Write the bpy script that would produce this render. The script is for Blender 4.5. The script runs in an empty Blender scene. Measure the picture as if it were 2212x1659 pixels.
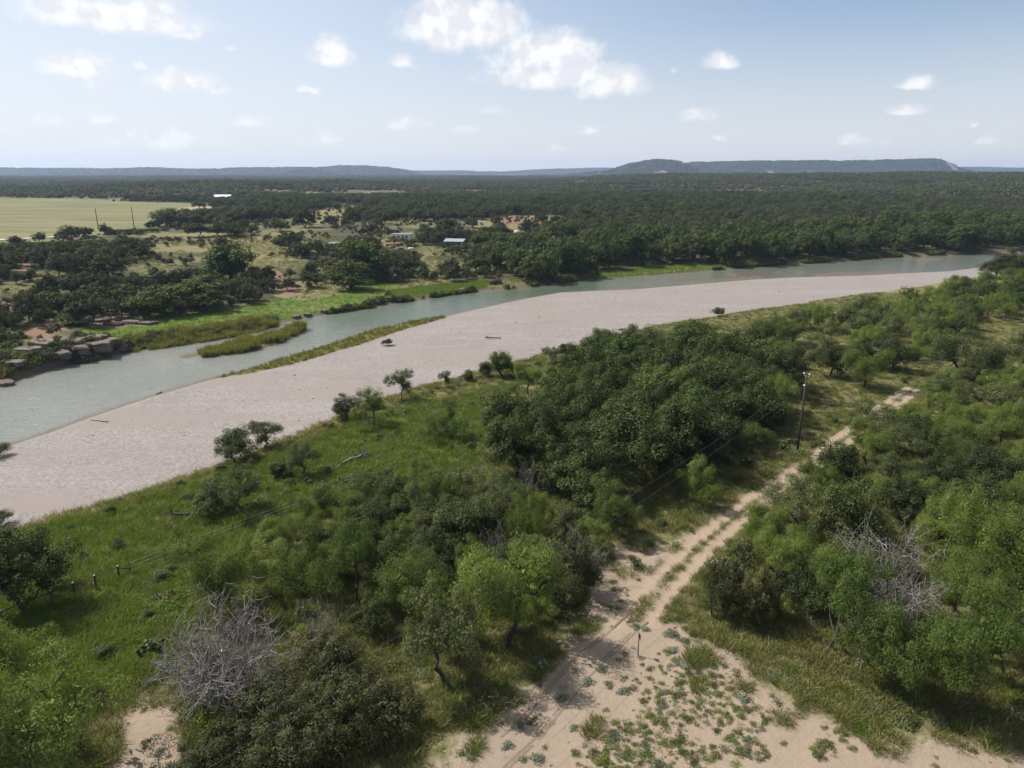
import bpy, math, random
import numpy as np
from mathutils import Vector, Euler

SC = bpy.context.scene
COL = SC.collection
R = math.radians
rng = np.random.default_rng(7)
random.seed(7)

# ------------------------------------------------------------------ camera
F, CX, CY = 1533.0, 1106.0, 829.5          # focal length and centre in pixels of a 2212 px wide frame
PITCH = R(16.62)
CAM = np.array([0.0, 0.0, 37.0])
cd = bpy.data.cameras.new('camera'); cam = bpy.data.objects.new('camera', cd); COL.objects.link(cam)
cam.location = CAM; cam.rotation_euler = (math.pi/2 - PITCH, 0, 0)
cd.sensor_width = 36.0; cd.lens = 36.0*F/2212.0; cd.clip_start = 0.5; cd.clip_end = 40000
SC.camera = cam

# ------------------------------------------------------------------ light and sky
SUN_EL, SUN_AZ = R(50), R(-66)              # azimuth measured from +Y towards +X
sl = bpy.data.lights.new('sun', 'SUN'); sun = bpy.data.objects.new('sun', sl); COL.objects.link(sun)
sl.energy = 5.0; sl.angle = R(0.53); sl.color = (1.0, 0.955, 0.89)
sd = Vector((math.sin(SUN_AZ)*math.cos(SUN_EL), math.cos(SUN_AZ)*math.cos(SUN_EL), math.sin(SUN_EL)))
sun.rotation_euler = sd.to_track_quat('Z', 'Y').to_euler()
SC.view_settings.view_transform = 'Standard'; SC.view_settings.look = 'None'
SC.view_settings.exposure = 0.5; SC.view_settings.gamma = 1.0
SC.cycles.use_denoising = True
SC.cycles.max_bounces = 6; SC.cycles.diffuse_bounces = 2; SC.cycles.glossy_bounces = 2
SC.cycles.transmission_bounces = 3; SC.cycles.transparent_max_bounces = 4; SC.cycles.volume_bounces = 0
SC.cycles.sample_clamp_indirect = 4.0

W = bpy.data.worlds.new('World'); SC.world = W; W.use_nodes = True
def pix_dir(u, v):
    a = (np.asarray(u, float)-CX)/F; b = -(np.asarray(v, float)-CY)/F
    c, s = math.cos(PITCH), math.sin(PITCH)
    return np.stack([a, c + b*s, -s + b*c], -1)

class NT:
    """small helper for building node trees"""
    def __init__(self, tree): self.t = tree; self.n = tree.nodes; self.l = tree.links
    def new(self, typ, **kw):
        nd = self.n.new(typ)
        for k, v in kw.items(): setattr(nd, k, v)
        return nd
    def put(self, sock, val):
        if isinstance(val, bpy.types.NodeSocket): self.l.new(val, sock)
        elif val is not None: sock.default_value = val
    def math(self, op, a, b=None, c=None, clamp=False):
        nd = self.new('ShaderNodeMath', operation=op, use_clamp=clamp)
        for i, x in enumerate((a, b, c)):
            if x is not None: self.put(nd.inputs[i], x)
        return nd.outputs[0]
    def vmath(self, op, a, b=None, out=0):
        nd = self.new('ShaderNodeVectorMath', operation=op)
        self.put(nd.inputs[0], a)
        if b is not None: self.put(nd.inputs[1], b)
        return nd.outputs[out]
    def mix(self, fac, a, b, blend='MIX'):
        nd = self.new('ShaderNodeMix', data_type='RGBA', blend_type=blend)
        self.put(nd.inputs[0], fac); self.put(nd.inputs[6], a); self.put(nd.inputs[7], b)
        return nd.outputs[2]
    def ramp(self, val, lo, hi, a=0.0, b=1.0):
        nd = self.new('ShaderNodeMapRange', interpolation_type='SMOOTHSTEP')
        self.put(nd.inputs[0], val); self.put(nd.inputs[1], lo); self.put(nd.inputs[2], hi)
        self.put(nd.inputs[3], a); self.put(nd.inputs[4], b)
        return nd.outputs[0]
    def noise(self, vec, scale, detail=3.0, rough=0.55, dist=0.0):
        nd = self.new('ShaderNodeTexNoise')
        if vec is not None: self.put(nd.inputs['Vector'], vec)
        nd.inputs['Scale'].default_value = scale; nd.inputs['Detail'].default_value = detail
        nd.inputs['Roughness'].default_value = rough; nd.inputs['Distortion'].default_value = dist
        return nd.outputs[0]
    def attr(self, name):
        return self.new('ShaderNodeAttribute', attribute_name=name).outputs['Fac']

w = NT(W.node_tree); W.node_tree.nodes.clear()
sky = w.new('ShaderNodeTexSky', sky_type='NISHITA')
sky.sun_disc = False; sky.sun_elevation = SUN_EL; sky.sun_rotation = SUN_AZ
sky.air_density = 1.0; sky.dust_density = 0.6; sky.ozone_density = 2.0; sky.altitude = 500
geo = w.new('ShaderNodeNewGeometry')
dirv = w.vmath('SCALE', geo.outputs['Incoming']); dirv.node.inputs[3].default_value = -1.0
sep = w.new('ShaderNodeSeparateXYZ'); w.l.new(dirv, sep.inputs[0])
az = w.math('ARCTAN2', sep.outputs[0], sep.outputs[1])
el = w.math('ARCSINE', sep.outputs[2])
cmb = w.new('ShaderNodeCombineXYZ'); w.l.new(az, cmb.inputs[0]); w.l.new(el, cmb.inputs[1])
ae = cmb.outputs[0]
nz = w.new('ShaderNodeTexNoise'); w.l.new(ae, nz.inputs['Vector']); nz.inputs['Scale'].default_value = 22; nz.inputs['Detail'].default_value = 6
wob = w.vmath('SUBTRACT', nz.outputs['Color'], (0.5, 0.5, 0.5))
wob = w.vmath('MULTIPLY', wob, (0.035, 0.022, 0.0))
aew = w.vmath('ADD', ae, wob)
# cloud banks: centre and half size in frame pixels, weight
CLOUDS = [(250,8,205,42,1.0),(170,126,88,30,1.0),(400,168,98,27,.9),(713,100,70,30,1.05),(1000,22,175,62,1.15),
 (1180,92,165,46,1.0),(1150,152,130,32,1.0),(1318,160,92,42,1.05),(1240,140,120,36,.95),(1555,122,44,20,1.0),(1980,173,38,17,.9),
 (1965,233,42,9,.75),(1500,242,52,19,.75),(885,262,58,14,.8),(1062,233,48,12,.6),(1270,276,44,12,.65),(1845,298,44,12,.75),
 (2140,301,22,11,.75),(868,131,44,14,.75),(667,190,34,10,.8),(210,179,30,9,.65),(60,252,78,24,.55),(330,285,165,30,.55),
 (550,262,60,13,.5),(700,292,70,20,.45),(215,246,36,11,.6),(1010,278,48,10,.45),(290,130,16,11,.55),(2108,266,14,7,.6),
 (1555,291,24,8,.5),(440,236,30,9,.45),(1460,148,22,9,.45),(1205,318,40,12,.35),(1900,300,120,10,.3),(500,95,20,9,.4),(400,70,60,14,.4)]
cl = []
for (u, v, hw, hh, wt) in CLOUDS:
    d = pix_dir(u, v); d = d/np.linalg.norm(d)
    cl.append((math.atan2(d[0], d[1]), math.asin(d[2]), hw/F*1.05, hh/F, wt+(.16 if wt < .8 else .05)))
r2 = random.Random(3)
for k in range(16):                          # the same scattered cumulus all round the horizon and overhead
    a = r2.choice((-1, 1))*r2.uniform(0.75, 3.1)
    e = r2.uniform(0.03, 0.75); s = 0.02 + e*0.14*r2.uniform(0.6, 1.2)
    cl.append((a, e, s*2.2, s, r2.uniform(.6, 1.1)))
dens = None
for (a, e, hw, hh, wt) in cl:
    p = w.vmath('SUBTRACT', aew, (a, e - hh*0.62, 0)); p = w.vmath('MULTIPLY', p, (1/hw, 1/(hh*1.75), 0))
    p = w.vmath('MAXIMUM', p, w.vmath('MULTIPLY', p, (1.0, -2.6, 0.0)))
    m = w.math('MULTIPLY_ADD', w.vmath('LENGTH', p, out=1), -wt, wt)
    dens = m if dens is None else w.math('MAXIMUM', dens, m)
dens = w.math('MAXIMUM', dens, 0.0)
fb = w.noise(ae, 62, 7.0, 0.60)
fb2 = w.noise(ae, 20, 4.0, 0.5)
fbm = w.math('ADD', w.math('MULTIPLY', fb, 0.55), w.math('MULTIPLY', fb2, 0.65))
dd = w.math('ADD', dens, w.math('MULTIPLY', w.math('SUBTRACT', fbm, 0.62), 1.25))
alpha = w.math('MULTIPLY', w.ramp(dd, 0.08, 0.74), w.ramp(dens, 0.0, 0.24))
# thinner near the horizon, where distance greys the clouds
alpha = w.math('MULTIPLY', alpha, w.ramp(el, 0.0, 0.14, 0.74, 0.90))
offs = w.vmath('ADD', ae, (-0.012, 0.012, 0.0))
fb3 = w.noise(offs, 30, 3.0, 0.5)
shade = w.ramp(w.math('SUBTRACT', w.noise(ae, 30, 3.0, 0.5), fb3), -0.09, 0.09)
ccol = w.mix(shade, (7.5, 7.5, 7.9, 1), (9.0, 8.95, 8.85, 1))
hz_f = w.ramp(el, -0.03, 0.23, .90, 0.0)
skyh = w.mix(hz_f, sky.outputs[0], (6.6, 6.6, 7.2, 1))
sdot = w.vmath('DOT_PRODUCT', dirv, tuple(sd), out=1)
skyh = w.mix(w.ramp(sdot, 0.05, 0.95, 0.05, .72), skyh, (8.0, 8.15, 8.6, 1))      # pale aureole on the sun's side
skyc = w.mix(alpha, skyh, ccol)
bg = w.new('ShaderNodeBackground'); w.l.new(skyc, bg.inputs[0]); bg.inputs[1].default_value = 0.083
wo = w.new('ShaderNodeOutputWorld'); w.l.new(bg.outputs[0], wo.inputs[0])

# ------------------------------------------------------------------ plan geometry helpers
def at_z(u, v, z):
    d = pix_dir(u, v); t = (z-CAM[2])/d[..., 2]
    return (CAM + d*t[..., None])[..., :2]
def poly_at(pts, z):
    p = np.array(pts, float); return at_z(p[:, 0], p[:, 1], z)
def seg_dist(P, A, chunk=60000):
    """distance and side of points to an open polyline (left of its direction is positive)"""
    out = np.empty(len(P)); sg = np.empty(len(P))
    for c in range(0, len(P), chunk):
        px = P[c:c+chunk, 0]; py = P[c:c+chunk, 1]; best = np.full(len(px), 1e18); side = np.ones(len(px))
        for k in range(len(A)-1):
            ax, ay = A[k]; bx = A[k+1][0]-ax; by = A[k+1][1]-ay; L = bx*bx+by*by
            dx = px-ax; dy = py-ay; t = (dx*bx+dy*by)/L
            t = np.minimum(np.maximum(t, 0), 1); qx = dx-t*bx; qy = dy-t*by; d = qx*qx+qy*qy; m = d < best
            best = np.where(m, d, best); side = np.where(m, bx*dy-by*dx, side)
        out[c:c+chunk] = np.sqrt(best); sg[c:c+chunk] = np.where(side >= 0, 1.0, -1.0)
    return out, sg
def inside(P, poly):
    x, y = P[:, 0], P[:, 1]; res = np.zeros(len(P), bool)
    x0, y0 = poly[-1]
    for x1, y1 in poly:
        c = (y1 > y) != (y0 > y)
        if y1 != y0: res ^= c & (x < (x0-x1)*(y-y1)/(y0-y1)+x1)
        x0, y0 = x1, y1
    return res
def soft(P, poly, width):
    """1 inside a polygon, 0 outside, with a soft edge; evaluated only near it"""
    out = np.zeros(len(P)); lo = poly.min(0)-width; hi = poly.max(0)+width
    m = ((P >= lo) & (P <= hi)).all(1)
    if m.any():
        q = P[m]; d, _ = seg_dist(q, np.vstack([poly, poly[:1]])); i = inside(q, poly)
        out[m] = np.clip(0.5+np.where(i, d, -d)/width, 0, 1)
    return out
_perm = np.random.default_rng(11).random((256, 256))
def vnoise(P, scale, seed=0):
    x = P[:, 0]/scale+seed*17.3; y = P[:, 1]/scale+seed*9.1
    xi = np.floor(x).astype(int); yi = np.floor(y).astype(int); fx = x-xi; fy = y-yi
    fx = fx*fx*(3-2*fx); fy = fy*fy*(3-2*fy); g = lambda a, b: _perm[a & 255, b & 255]
    return (g(xi, yi)*(1-fx)+g(xi+1, yi)*fx)*(1-fy)+(g(xi, yi+1)*(1-fx)+g(xi+1, yi+1)*fx)*fy
def fbm2(P, scale, oct=4, seed=0):
    s = 0; a = 0.5; tot = 0
    for k in range(oct):
        s = s+a*vnoise(P, scale/2**k, seed+k*3); tot += a; a *= 0.5
    return s/tot
def sstep(x, a, b):
    t = np.clip((x-a)/(b-a), 0, 1); return t*t*(3-2*t)

def extend(p, n0=600, n1=900, d0=None, d1=None):
    a = p[0]+(np.array(d0) if d0 else (p[0]-p[2])/np.linalg.norm(p[0]-p[2]))*n0
    b = p[-1]+(np.array(d1) if d1 else (p[-1]-p[-3])/np.linalg.norm(p[-1]-p[-3]))*n1
    return np.vstack([a, p, b])
NEAR_SHORE = extend(poly_at([(0,968),(100,935),(170,908),(250,881),(340,852),(450,820),(530,800),(640,767),(740,737),(800,715),(870,699),(960,684),
  (1000,675),(1060,661),(1130,646),(1210,632),(1290,628),(1370,625),(1480,616),(1560,609),(1640,603),(1720,599),(1850,596),(1960,590),(2050,586),(2120,577)], 0.0),
  d0=(-.86, -.5), d1=(.97, .25))
FAR_SHORE = extend(poly_at([(0,830),(100,800),(200,776),(290,757),(380,742),(450,733),(560,712),(600,699),(680,683),(760,672),(860,655),(960,640),
  (1050,628),(1140,622),(1240,609),(1290,601),(1400,596),(1500,588),(1600,579),(1700,573),(1800,566),(1900,558),(2000,553),(2120,548)], 0.0),
  d0=(-.86, -.5), d1=(.97, .25))
BANK = extend(poly_at([(0,1155),(100,1125),(200,1092),(300,1065),(400,1035),(460,1012),(560,975),(640,945),(720,908),(800,875),(880,845),(960,825),
  (1060,800),(1150,775),(1250,750),(1330,727),(1400,708),(1500,695),(1560,685),(1640,672),(1720,660),(1800,647),(1900,632),(2000,617),(2070,603),(2140,592)], 1.1),
  d0=(-.86, -.5), d1=(.97, .25))
ISLAND = poly_at([(430,766),(470,754),(520,744),(600,722),(650,706),(660,714),(600,745),(520,763),(440,773)], 0.0)
ROCKPAD = poly_at([(-40,770),(60,745),(120,730),(190,722),(250,726),(262,745),(240,762),(150,775),(60,795),(-40,820)], 1.5)

BARS = [poly_at(p, 0) for p in ([(1400,611),(1480,606),(1600,598),(1720,592),(1900,584),(2010,581),(2030,587),(1900,593),(1720,598),(1600,604),(1480,614)],[(1560,590),(1700,583),(1740,586),(1690,591),(1580,597)],[(375,767),(440,758),(462,765),(400,775)],[(1960,558),(2060,555),(2080,560),(1980,564)],[(1290,624),(1400,617),(1470,613),(1400,623)])]
def H(P):
    P = np.atleast_2d(P)
    dn, sn = seg_dist(P, NEAR_SHORE); dn = -dn*sn        # camera side positive
    df, sf = seg_dist(P, FAR_SHORE); df = df*sf          # far side positive
    db, sb = seg_dist(P, BANK); db = -db*sb
    D = np.hypot(P[:, 0], P[:, 1]); A = np.arctan2(P[:, 0], P[:, 1])
    # near side: gravel bar, then the bank and terrace
    g = np.clip(dn, -8, 60)
    z = np.where(g < 0, g*0.14, 0.16*np.minimum(g, 2.0)+0.85*sstep(g, 2, 42))
    z = np.maximum(z, -0.9)
    z = z+sstep(db, -1.0, 4.5)*1.15+sstep(db, 4, 30)*0.75
    z = z+sstep(db, 0, 6)*(fbm2(P, 14, 3, 2)-0.5)*0.9+sstep(dn, 0, 4)*(1-sstep(db, -2, 2))*(fbm2(P, 9, 3, 5)-0.5)*0.22
    # far side: bank, meadow shelf, slope to the field terrace, rolling country behind
    f = df
    left = 1-sstep(A, -0.12, 0.12)
    zf = np.where(f < 0, np.maximum(f*0.14, -0.9), 0.30*np.minimum(f, 3.0)+0.8*sstep(f, 3, 18))
    rise = left*8.6*sstep(f, 16, 150)+(1-left)*(4.2*sstep(f, 10, 90)+4.0*sstep(f, 90, 420))
    zf = zf+rise
    ridge = 19*np.exp(-((D-1650)/620)**2)*sstep(A, -0.02, 0.22)+8*np.exp(-((D-1250)/350)**2)*np.exp(-((A+0.33)/0.2)**2)
    zf = zf+ridge+sstep(D, 600, 3500)*5.0
    zf = zf+sstep(f, 12, 60)*((fbm2(P, 60, 4, 8)-0.5)*4.0*(1-0.75*soft(P, FIELD, 60)))+sstep(f, 60, 400)*(fbm2(P, 320, 3, 1)-0.5)*7*(1-0.6*soft(P, FIELD, 150))
    zf = zf+soft(P, ROCKPAD, 5)*1.5
    zz = np.where(df > 0, zf, np.where(dn > 0, z, np.maximum(z, zf)))
    zz = np.where((df <= 0) & (dn <= 0), np.maximum(-0.9, np.maximum(-0.14*np.abs(dn), -0.14*np.abs(df)).clip(-0.9, 0)), zz)
    bar = np.max([soft(P, p, 10) for p in BARS], 0)
    if bar.max() > 0:                        # muddy gravel just breaking the surface
        fl = np.column_stack([P[:, 0]*.76+P[:, 1]*.65, (-P[:, 0]*.65+P[:, 1]*.76)*3.0])
        zz = np.where(bar > .02, np.maximum(zz, -.26+bar*(-.12+.90*fbm2(fl, 16, 4, 12))), zz)
    isl = soft(P, ISLAND, 3.0)
    return np.where(isl > 0.05, np.maximum(zz, -0.35+0.75*isl), zz)
FIELD = poly_at([(-500,440),(0,430),(150,432),(300,438),(430,441),(510,458),(470,468),(400,474),(330,492),(200,512),(0,524),(-500,545)], 9.5)
def ground(u, v, n=8):
    """ground point under a frame pixel"""
    u = np.atleast_1d(np.asarray(u, float)); v = np.atleast_1d(np.asarray(v, float))
    z = np.full(len(u), 3.0)
    for _ in range(n):
        xy = (CAM+pix_dir(u, v)*((z-CAM[2])/pix_dir(u, v)[:, 2])[:, None])[:, :2]
        z = 0.5*z+0.5*H(xy)
    return np.column_stack([xy, H(xy)])
def gp(u, v): return ground([u], [v])[0]
def h1(x, y): return float(H(np.array([[x, y]]))[0])
def poly_g(pts):
    p = np.array(pts, float); return ground(p[:, 0], p[:, 1])[:, :2]

def resample(pl, n):
    L = np.concatenate([[0], np.cumsum(np.linalg.norm(np.diff(pl, axis=0), axis=1))]); s = np.linspace(0, L[-1], n)
    return np.column_stack([np.interp(s, L, pl[:, 0]), np.interp(s, L, pl[:, 1])])

# ------------------------------------------------------------------ object helpers
def mesh_np(name, V, faces, mats=(), midx=None, smooth=False):
    me = bpy.data.meshes.new(name); V = np.asarray(V, np.float32); faces = np.asarray(faces, np.int32)
    n, k = faces.shape
    me.vertices.add(len(V)); me.vertices.foreach_set('co', V.ravel())
    me.loops.add(n*k); me.loops.foreach_set('vertex_index', faces.ravel())
    me.polygons.add(n); me.polygons.foreach_set('loop_start', np.arange(0, n*k, k, dtype=np.int32))
    for m in mats: me.materials.append(m)
    if midx is not None: me.polygons.foreach_set('material_index', np.asarray(midx, np.int32))
    if smooth: me.polygons.foreach_set('use_smooth', np.ones(n, bool))
    me.update(calc_edges=True); return me
def link(name, me, parent=None):
    o = bpy.data.objects.new(name, me); COL.objects.link(o)
    if parent is not None: o.parent = parent
    return o
def tag(o, label, cat, group=None):
    o['label'] = label; o['category'] = cat
    if group: o['group'] = group
    return o
def struct(o, kind='structure', label=None):
    o['kind'] = kind
    if label: o['label'] = label
    return o
def empty(name, loc, rz=0.0):
    o = bpy.data.objects.new(name, None); COL.objects.link(o); o.location = loc; o.rotation_euler = (0, 0, rz)
    o.empty_display_size = 0.3; return o
class MB:
    """collects boxes, prisms and tubes into one mesh"""
    def __init__(self): self.v = []; self.f = []
    def add(self, V, Fc):
        b = len(self.v); self.v += [tuple(x) for x in V]; self.f += [tuple(i+b for i in q) for q in Fc]; return self
    def box(self, x0, x1, y0, y1, z0, z1):
        return self.add([(x0,y0,z0),(x1,y0,z0),(x1,y1,z0),(x0,y1,z0),(x0,y0,z1),(x1,y0,z1),(x1,y1,z1),(x0,y1,z1)],
            [(0,3,2,1),(4,5,6,7),(0,1,5,4),(1,2,6,5),(2,3,7,6),(3,0,4,7)])
    def tube(self, pts, rad, n=6, cap=True):
        pts = [Vector(p) for p in pts]; rings = []; b = len(self.v)
        rad = rad if hasattr(rad, '__len__') else [rad]*len(pts)
        for i, p in enumerate(pts):
            d = (pts[min(i+1, len(pts)-1)]-pts[max(i-1, 0)]).normalized()
            a = d.orthogonal().normalized() if i == 0 else (a-d*a.dot(d)).normalized()
            c = d.cross(a)
            for k in range(n):
                t = 2*math.pi*k/n; self.v.append(tuple(p+(a*math.cos(t)+c*math.sin(t))*rad[i]))
        for i in range(len(pts)-1):
            for k in range(n):
                self.f.append((b+i*n+k, b+i*n+(k+1) % n, b+(i+1)*n+(k+1) % n, b+(i+1)*n+k))
        if cap:
            self.f.append(tuple(b+k for k in range(n-1, -1, -1))); e = b+(len(pts)-1)*n
            self.f.append(tuple(e+k for k in range(n)))
        return self
    def mesh(self, name, mat, smooth=False):
        me = bpy.data.meshes.new(name); me.from_pydata(self.v, [], self.f); me.materials.append(mat)
        if smooth: me.polygons.foreach_set('use_smooth', np.ones(len(me.polygons), bool))
        me.update(); return me
    def build(self, name, mat, parent=None, smooth=False):
        return link(name, self.mesh(name, mat, smooth), parent)

# ------------------------------------------------------------------ materials
MATS = {}
def material(name):
    m = bpy.data.materials.new(name); m.use_nodes = True; m.node_tree.nodes.clear(); MATS[name] = m
    t = NT(m.node_tree); out = t.new('ShaderNodeOutputMaterial'); return m, t, out
def plain(name, col, rough=0.8, metal=0.0, var=0.25, scale=6.0, bump=0.0, spec=0.3):
    m, t, out = material(name); b = t.new('ShaderNodeBsdfPrincipled'); t.l.new(b.outputs[0], out.inputs[0])
    tc = t.new('ShaderNodeTexCoord'); n = t.noise(tc.outputs['Object'], scale, 4)
    c = Vector(col)
    t.put(b.inputs['Base Color'], t.mix(n, (*(c*(1-var)), 1), (*(c*(1+var)), 1)))
    b.inputs['Roughness'].default_value = rough; b.inputs['Metallic'].default_value = metal
    b.inputs['Specular IOR Level'].default_value = spec
    if bump:
        bp = t.new('ShaderNodeBump'); bp.inputs['Strength'].default_value = bump; bp.inputs['Distance'].default_value = 0.05
        t.l.new(n, bp.inputs['Height']); t.l.new(bp.outputs[0], b.inputs['Normal'])
    return m
def foliage(name, dark, light, trans=0.28, hue=0.6):
    """leaves: colour varies tree by tree and leaf by leaf, light passes through"""
    m, t, out = material(name)
    oi = t.new('ShaderNodeObjectInfo'); ge = t.new('ShaderNodeNewGeometry')
    f = t.math('ADD', t.math('MULTIPLY', oi.outputs['Random'], hue), t.math('MULTIPLY', ge.outputs['Random Per Island'], 1-hue))
    c = t.mix(f, (*dark, 1), (*light, 1))
    d = t.new('ShaderNodeBsdfDiffuse'); tr = t.new('ShaderNodeBsdfTranslucent'); t.l.new(c, d.inputs[0])
    t.l.new(t.mix(1.0, c, (1.15, 1.2, 0.55, 1), 'MULTIPLY'), tr.inputs[0])
    mx = t.new('ShaderNodeMixShader'); mx.inputs[0].default_value = trans
    t.l.new(d.outputs[0], mx.inputs[1]); t.l.new(tr.outputs[0], mx.inputs[2])
    gl = t.new('ShaderNodeBsdfGlossy'); gl.inputs['Roughness'].default_value = 0.5; gl.inputs[0].default_value = (.8, .85, .8, 1)
    m2 = t.new('ShaderNodeMixShader'); m2.inputs[0].default_value = 0.012
    t.l.new(mx.outputs[0], m2.inputs[1]); t.l.new(gl.outputs[0], m2.inputs[2]); t.l.new(m2.outputs[0], out.inputs[0])
    return m
M_OAK = foliage('oak_leaf', (.024, .036, .010), (.076, .092, .024), .22)
M_FAROAK = foliage('far_oak_leaf', (.028, .038, .014), (.084, .094, .036), .20)
M_FARSCRUB = foliage('far_scrub_leaf', (.042, .048, .024), (.105, .106, .055), .20)
M_MESQ = foliage('mesquite_leaf', (.050, .082, .016), (.180, .222, .046), .36)
M_PECAN = foliage('pecan_leaf', (.036, .060, .016), (.115, .150, .036), .28)
M_FARPECAN = foliage('far_pecan_leaf', (.028, .046, .013), (.096, .118, .031), .24)
M_JUN = foliage('juniper_leaf', (.030, .035, .012), (.080, .080, .028), .12, .35)
M_SHRUB = foliage('shrub_leaf', (.045, .062, .020), (.135, .150, .054), .25)
M_SAGE = foliage('sage_leaf', (.12, .14, .09), (.20, .22, .15), .15)
M_GRASS = foliage('grass_blade', (.070, .118, .013), (.175, .235, .030), .35, .35)
M_OLIVE = foliage('olive_grass_blade', (.085, .095, .026), (.185, .175, .062), .30)
M_DRY = foliage('dry_grass_blade', (.20, .165, .075), (.36, .30, .15), .25)
M_REED = foliage('reed_blade', (.10, .110, .026), (.25, .230, .068), .35, .6)
M_BRUSH = foliage('leafless_brush', (.055, .052, .040), (.115, .105, .080), .05)
M_CACTUS = foliage('cactus_pad', (.045, .075, .035), (.085, .120, .055), .02)
M_BARK = plain('bark', (.055, .045, .036), .9, 0, .45, 9, .3)
M_DEAD = plain('dead_wood', (.205, .185, .168), .85, 0, .45, 3, .2)
M_DRIFT = plain('weathered_log', (.15, .128, .11), .85, 0, .5, 4, .3)
M_POLE = plain('tarred_pole', (.055, .042, .034), .85, 0, .4, 4, .2)
M_RUST = plain('rusty_pipe', (.075, .048, .036), .75, .3, .35, 8)
M_STEEL = plain('galvanised_steel', (.55, .57, .58), .35, .8, .15, 3)
M_ROOF = plain('sheet_metal_roof', (.80, .82, .84), .32, .25, .12, .8)
M_ROOF2 = plain('grey_metal_roof', (.30, .335, .37), .45, .4, .2, .8)
M_WALL = plain('painted_siding', (.66, .64, .60), .7, 0, .12, 2)
M_WALL2 = plain('weathered_board', (.20, .17, .145), .85, 0, .3, 3)
M_GLASS = plain('window_glass', (.03, .035, .04), .08, 0, .1, 1, 0, .5)
M_DOOR = plain('door_paint', (.16, .12, .09), .6, 0, .2, 2)
M_WHITE = plain('white_paint', (.78, .78, .77), .45, 0, .06, 2)
M_CARP = plain('blue_grey_car_paint', (.10, .12, .15), .3, .2, .1, 2, 0, .5)
M_TYRE = plain('tyre_rubber', (.02, .02, .02), .85)
M_WIRE = plain('power_line', (.10, .10, .10), .5, .3, .1, 1)
M_ROCK = plain('limestone_ledge', (.128, .098, .082), .9, 0, .65, .55, 1.0)
M_STONE = plain('river_stone', (.36, .33, .31), .9, 0, .4, 2.0, .3)

# ------------------------------------------------------------------ ground zones (plan polygons)
Z_SAND = [poly_g(p) for p in (
  [(960,1659),(1000,1600),(1100,1540),(1200,1450),(1262,1378),(1330,1322),(1420,1330),(1500,1372),(1600,1425),(1640,1475),(1700,1525),(1850,1580),(1980,1605),(2100,1605),(2212,1590),(2400,1570),(2400,1900),(800,1900),(880,1720)],
  [(205,1700),(222,1570),(262,1510),(330,1480),(372,1545),(405,1620),(420,1720)],
  [(1285,1320),(1300,1215),(1345,1180),(1400,1190),(1440,1240),(1430,1330),(1340,1340)])]
Z_SANDTHIN = [poly_g(p) for p in (
  [(1290,1310),(1310,1200),(1420,1150),(1560,1080),(1640,1040),(1700,1060),(1640,1110),(1560,1180),(1500,1270),(1470,1350),(1380,1350)],
  [(1900,1340),(2060,1290),(2212,1230),(2300,1260),(2300,1330),(2100,1330)],
  [(2130,770),(2240,740),(2300,770),(2240,800),(2140,800)])]
Z_FORB = poly_g([(1230,1700),(1290,1560),(1400,1480),(1540,1425),(1650,1470),(1620,1560),(1800,1610),(1930,1720),(1500,1800)])
Z_LUSH = [poly_g(p) for p in (
  [(-60,1190),(200,1118),(460,1042),(700,945),(900,880),(1080,840),(1065,900),(1035,960),(985,1030),(850,1050),(640,1130),(440,1210),(420,1310),(330,1420),(300,1468),(130,1490),(-60,1440)],)]
Z_MEADOW = [poly_g(p) for p in (
  [(170,712),(260,695),(350,682),(520,662),(640,640),(740,622),(840,610),(880,622),(800,655),(640,688),(560,700),(440,716),(300,730),(190,738)],
  [(1285,602),(1300,586),(1400,576),(1500,569),(1570,574),(1500,586),(1400,595),(1300,604)],
  [(840,628),(900,618),(960,612),(1010,606),(1060,606),(1050,620),(980,632),(900,642),(850,648)])]
FIELD_TAN = poly_g([(380,452),(440,444),(510,458),(480,466),(420,470),(370,466)])
Z_RED = [poly_g(p) for p in (
  [(-10,660),(40,648),(70,665),(20,690),(-20,690)],[(30,575),(60,568),(70,585),(35,592)],[(190,690),(240,684),(320,694),(300,706),(220,708)],
  [(580,590),(600,585),(650,625),(640,640),(600,632)],[(60,700),(110,690),(150,712),(100,735),(50,735)],[(230,655),(300,650),(330,668),(250,672)],
  [(818,524),(868,522),(872,532),(825,534)],[(1040,524),(1065,520),(1062,540),(1035,542)],[(1085,470),(1180,468),(1200,478),(1120,486),(1080,482)])]
Z_OPEN = [poly_g(p) for p in (      # grassy clearings on the far side, no trees
  [(640,466),(700,452),(760,452),(790,468),(720,484),(650,484)],[(1010,482),(1090,466),(1200,464),(1240,478),(1180,496),(1080,500),(1020,497)],
  [(500,520),(600,500),(650,520),(640,560),(560,575),(480,560)],[(300,520),(460,500),(500,520),(440,545),(320,545)],
  [(590,600),(680,610),(740,600),(760,630),(660,650),(590,640)],[(60,590),(110,585),(130,610),(80,620)],[(800,515),(880,512),(890,535),(820,540)])]
# wheel ruts
RUTS = [poly_g([(1330,1350),(1382,1280),(1455,1210),(1540,1135),(1620,1075),(1690,1030),(1740,998),(1800,952),(1845,922),(1900,880),(1960,838)]),
        poly_g([(1400,1350),(1440,1285),(1500,1220),(1570,1153),(1650,1088),(1712,1045),(1765,1008),(1825,962),(1870,930),(1925,886),(1985,842)])]
RUTS2 = [poly_g([(1350,1330),(1230,1440),(1120,1560),(1000,1680)]), poly_g([(1400,1335),(1275,1450),(1175,1570),(1075,1690)])]
FARROAD = poly_at([(-200,527),(0,523),(60,520),(115,516),(180,513)], 9.5)

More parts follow.
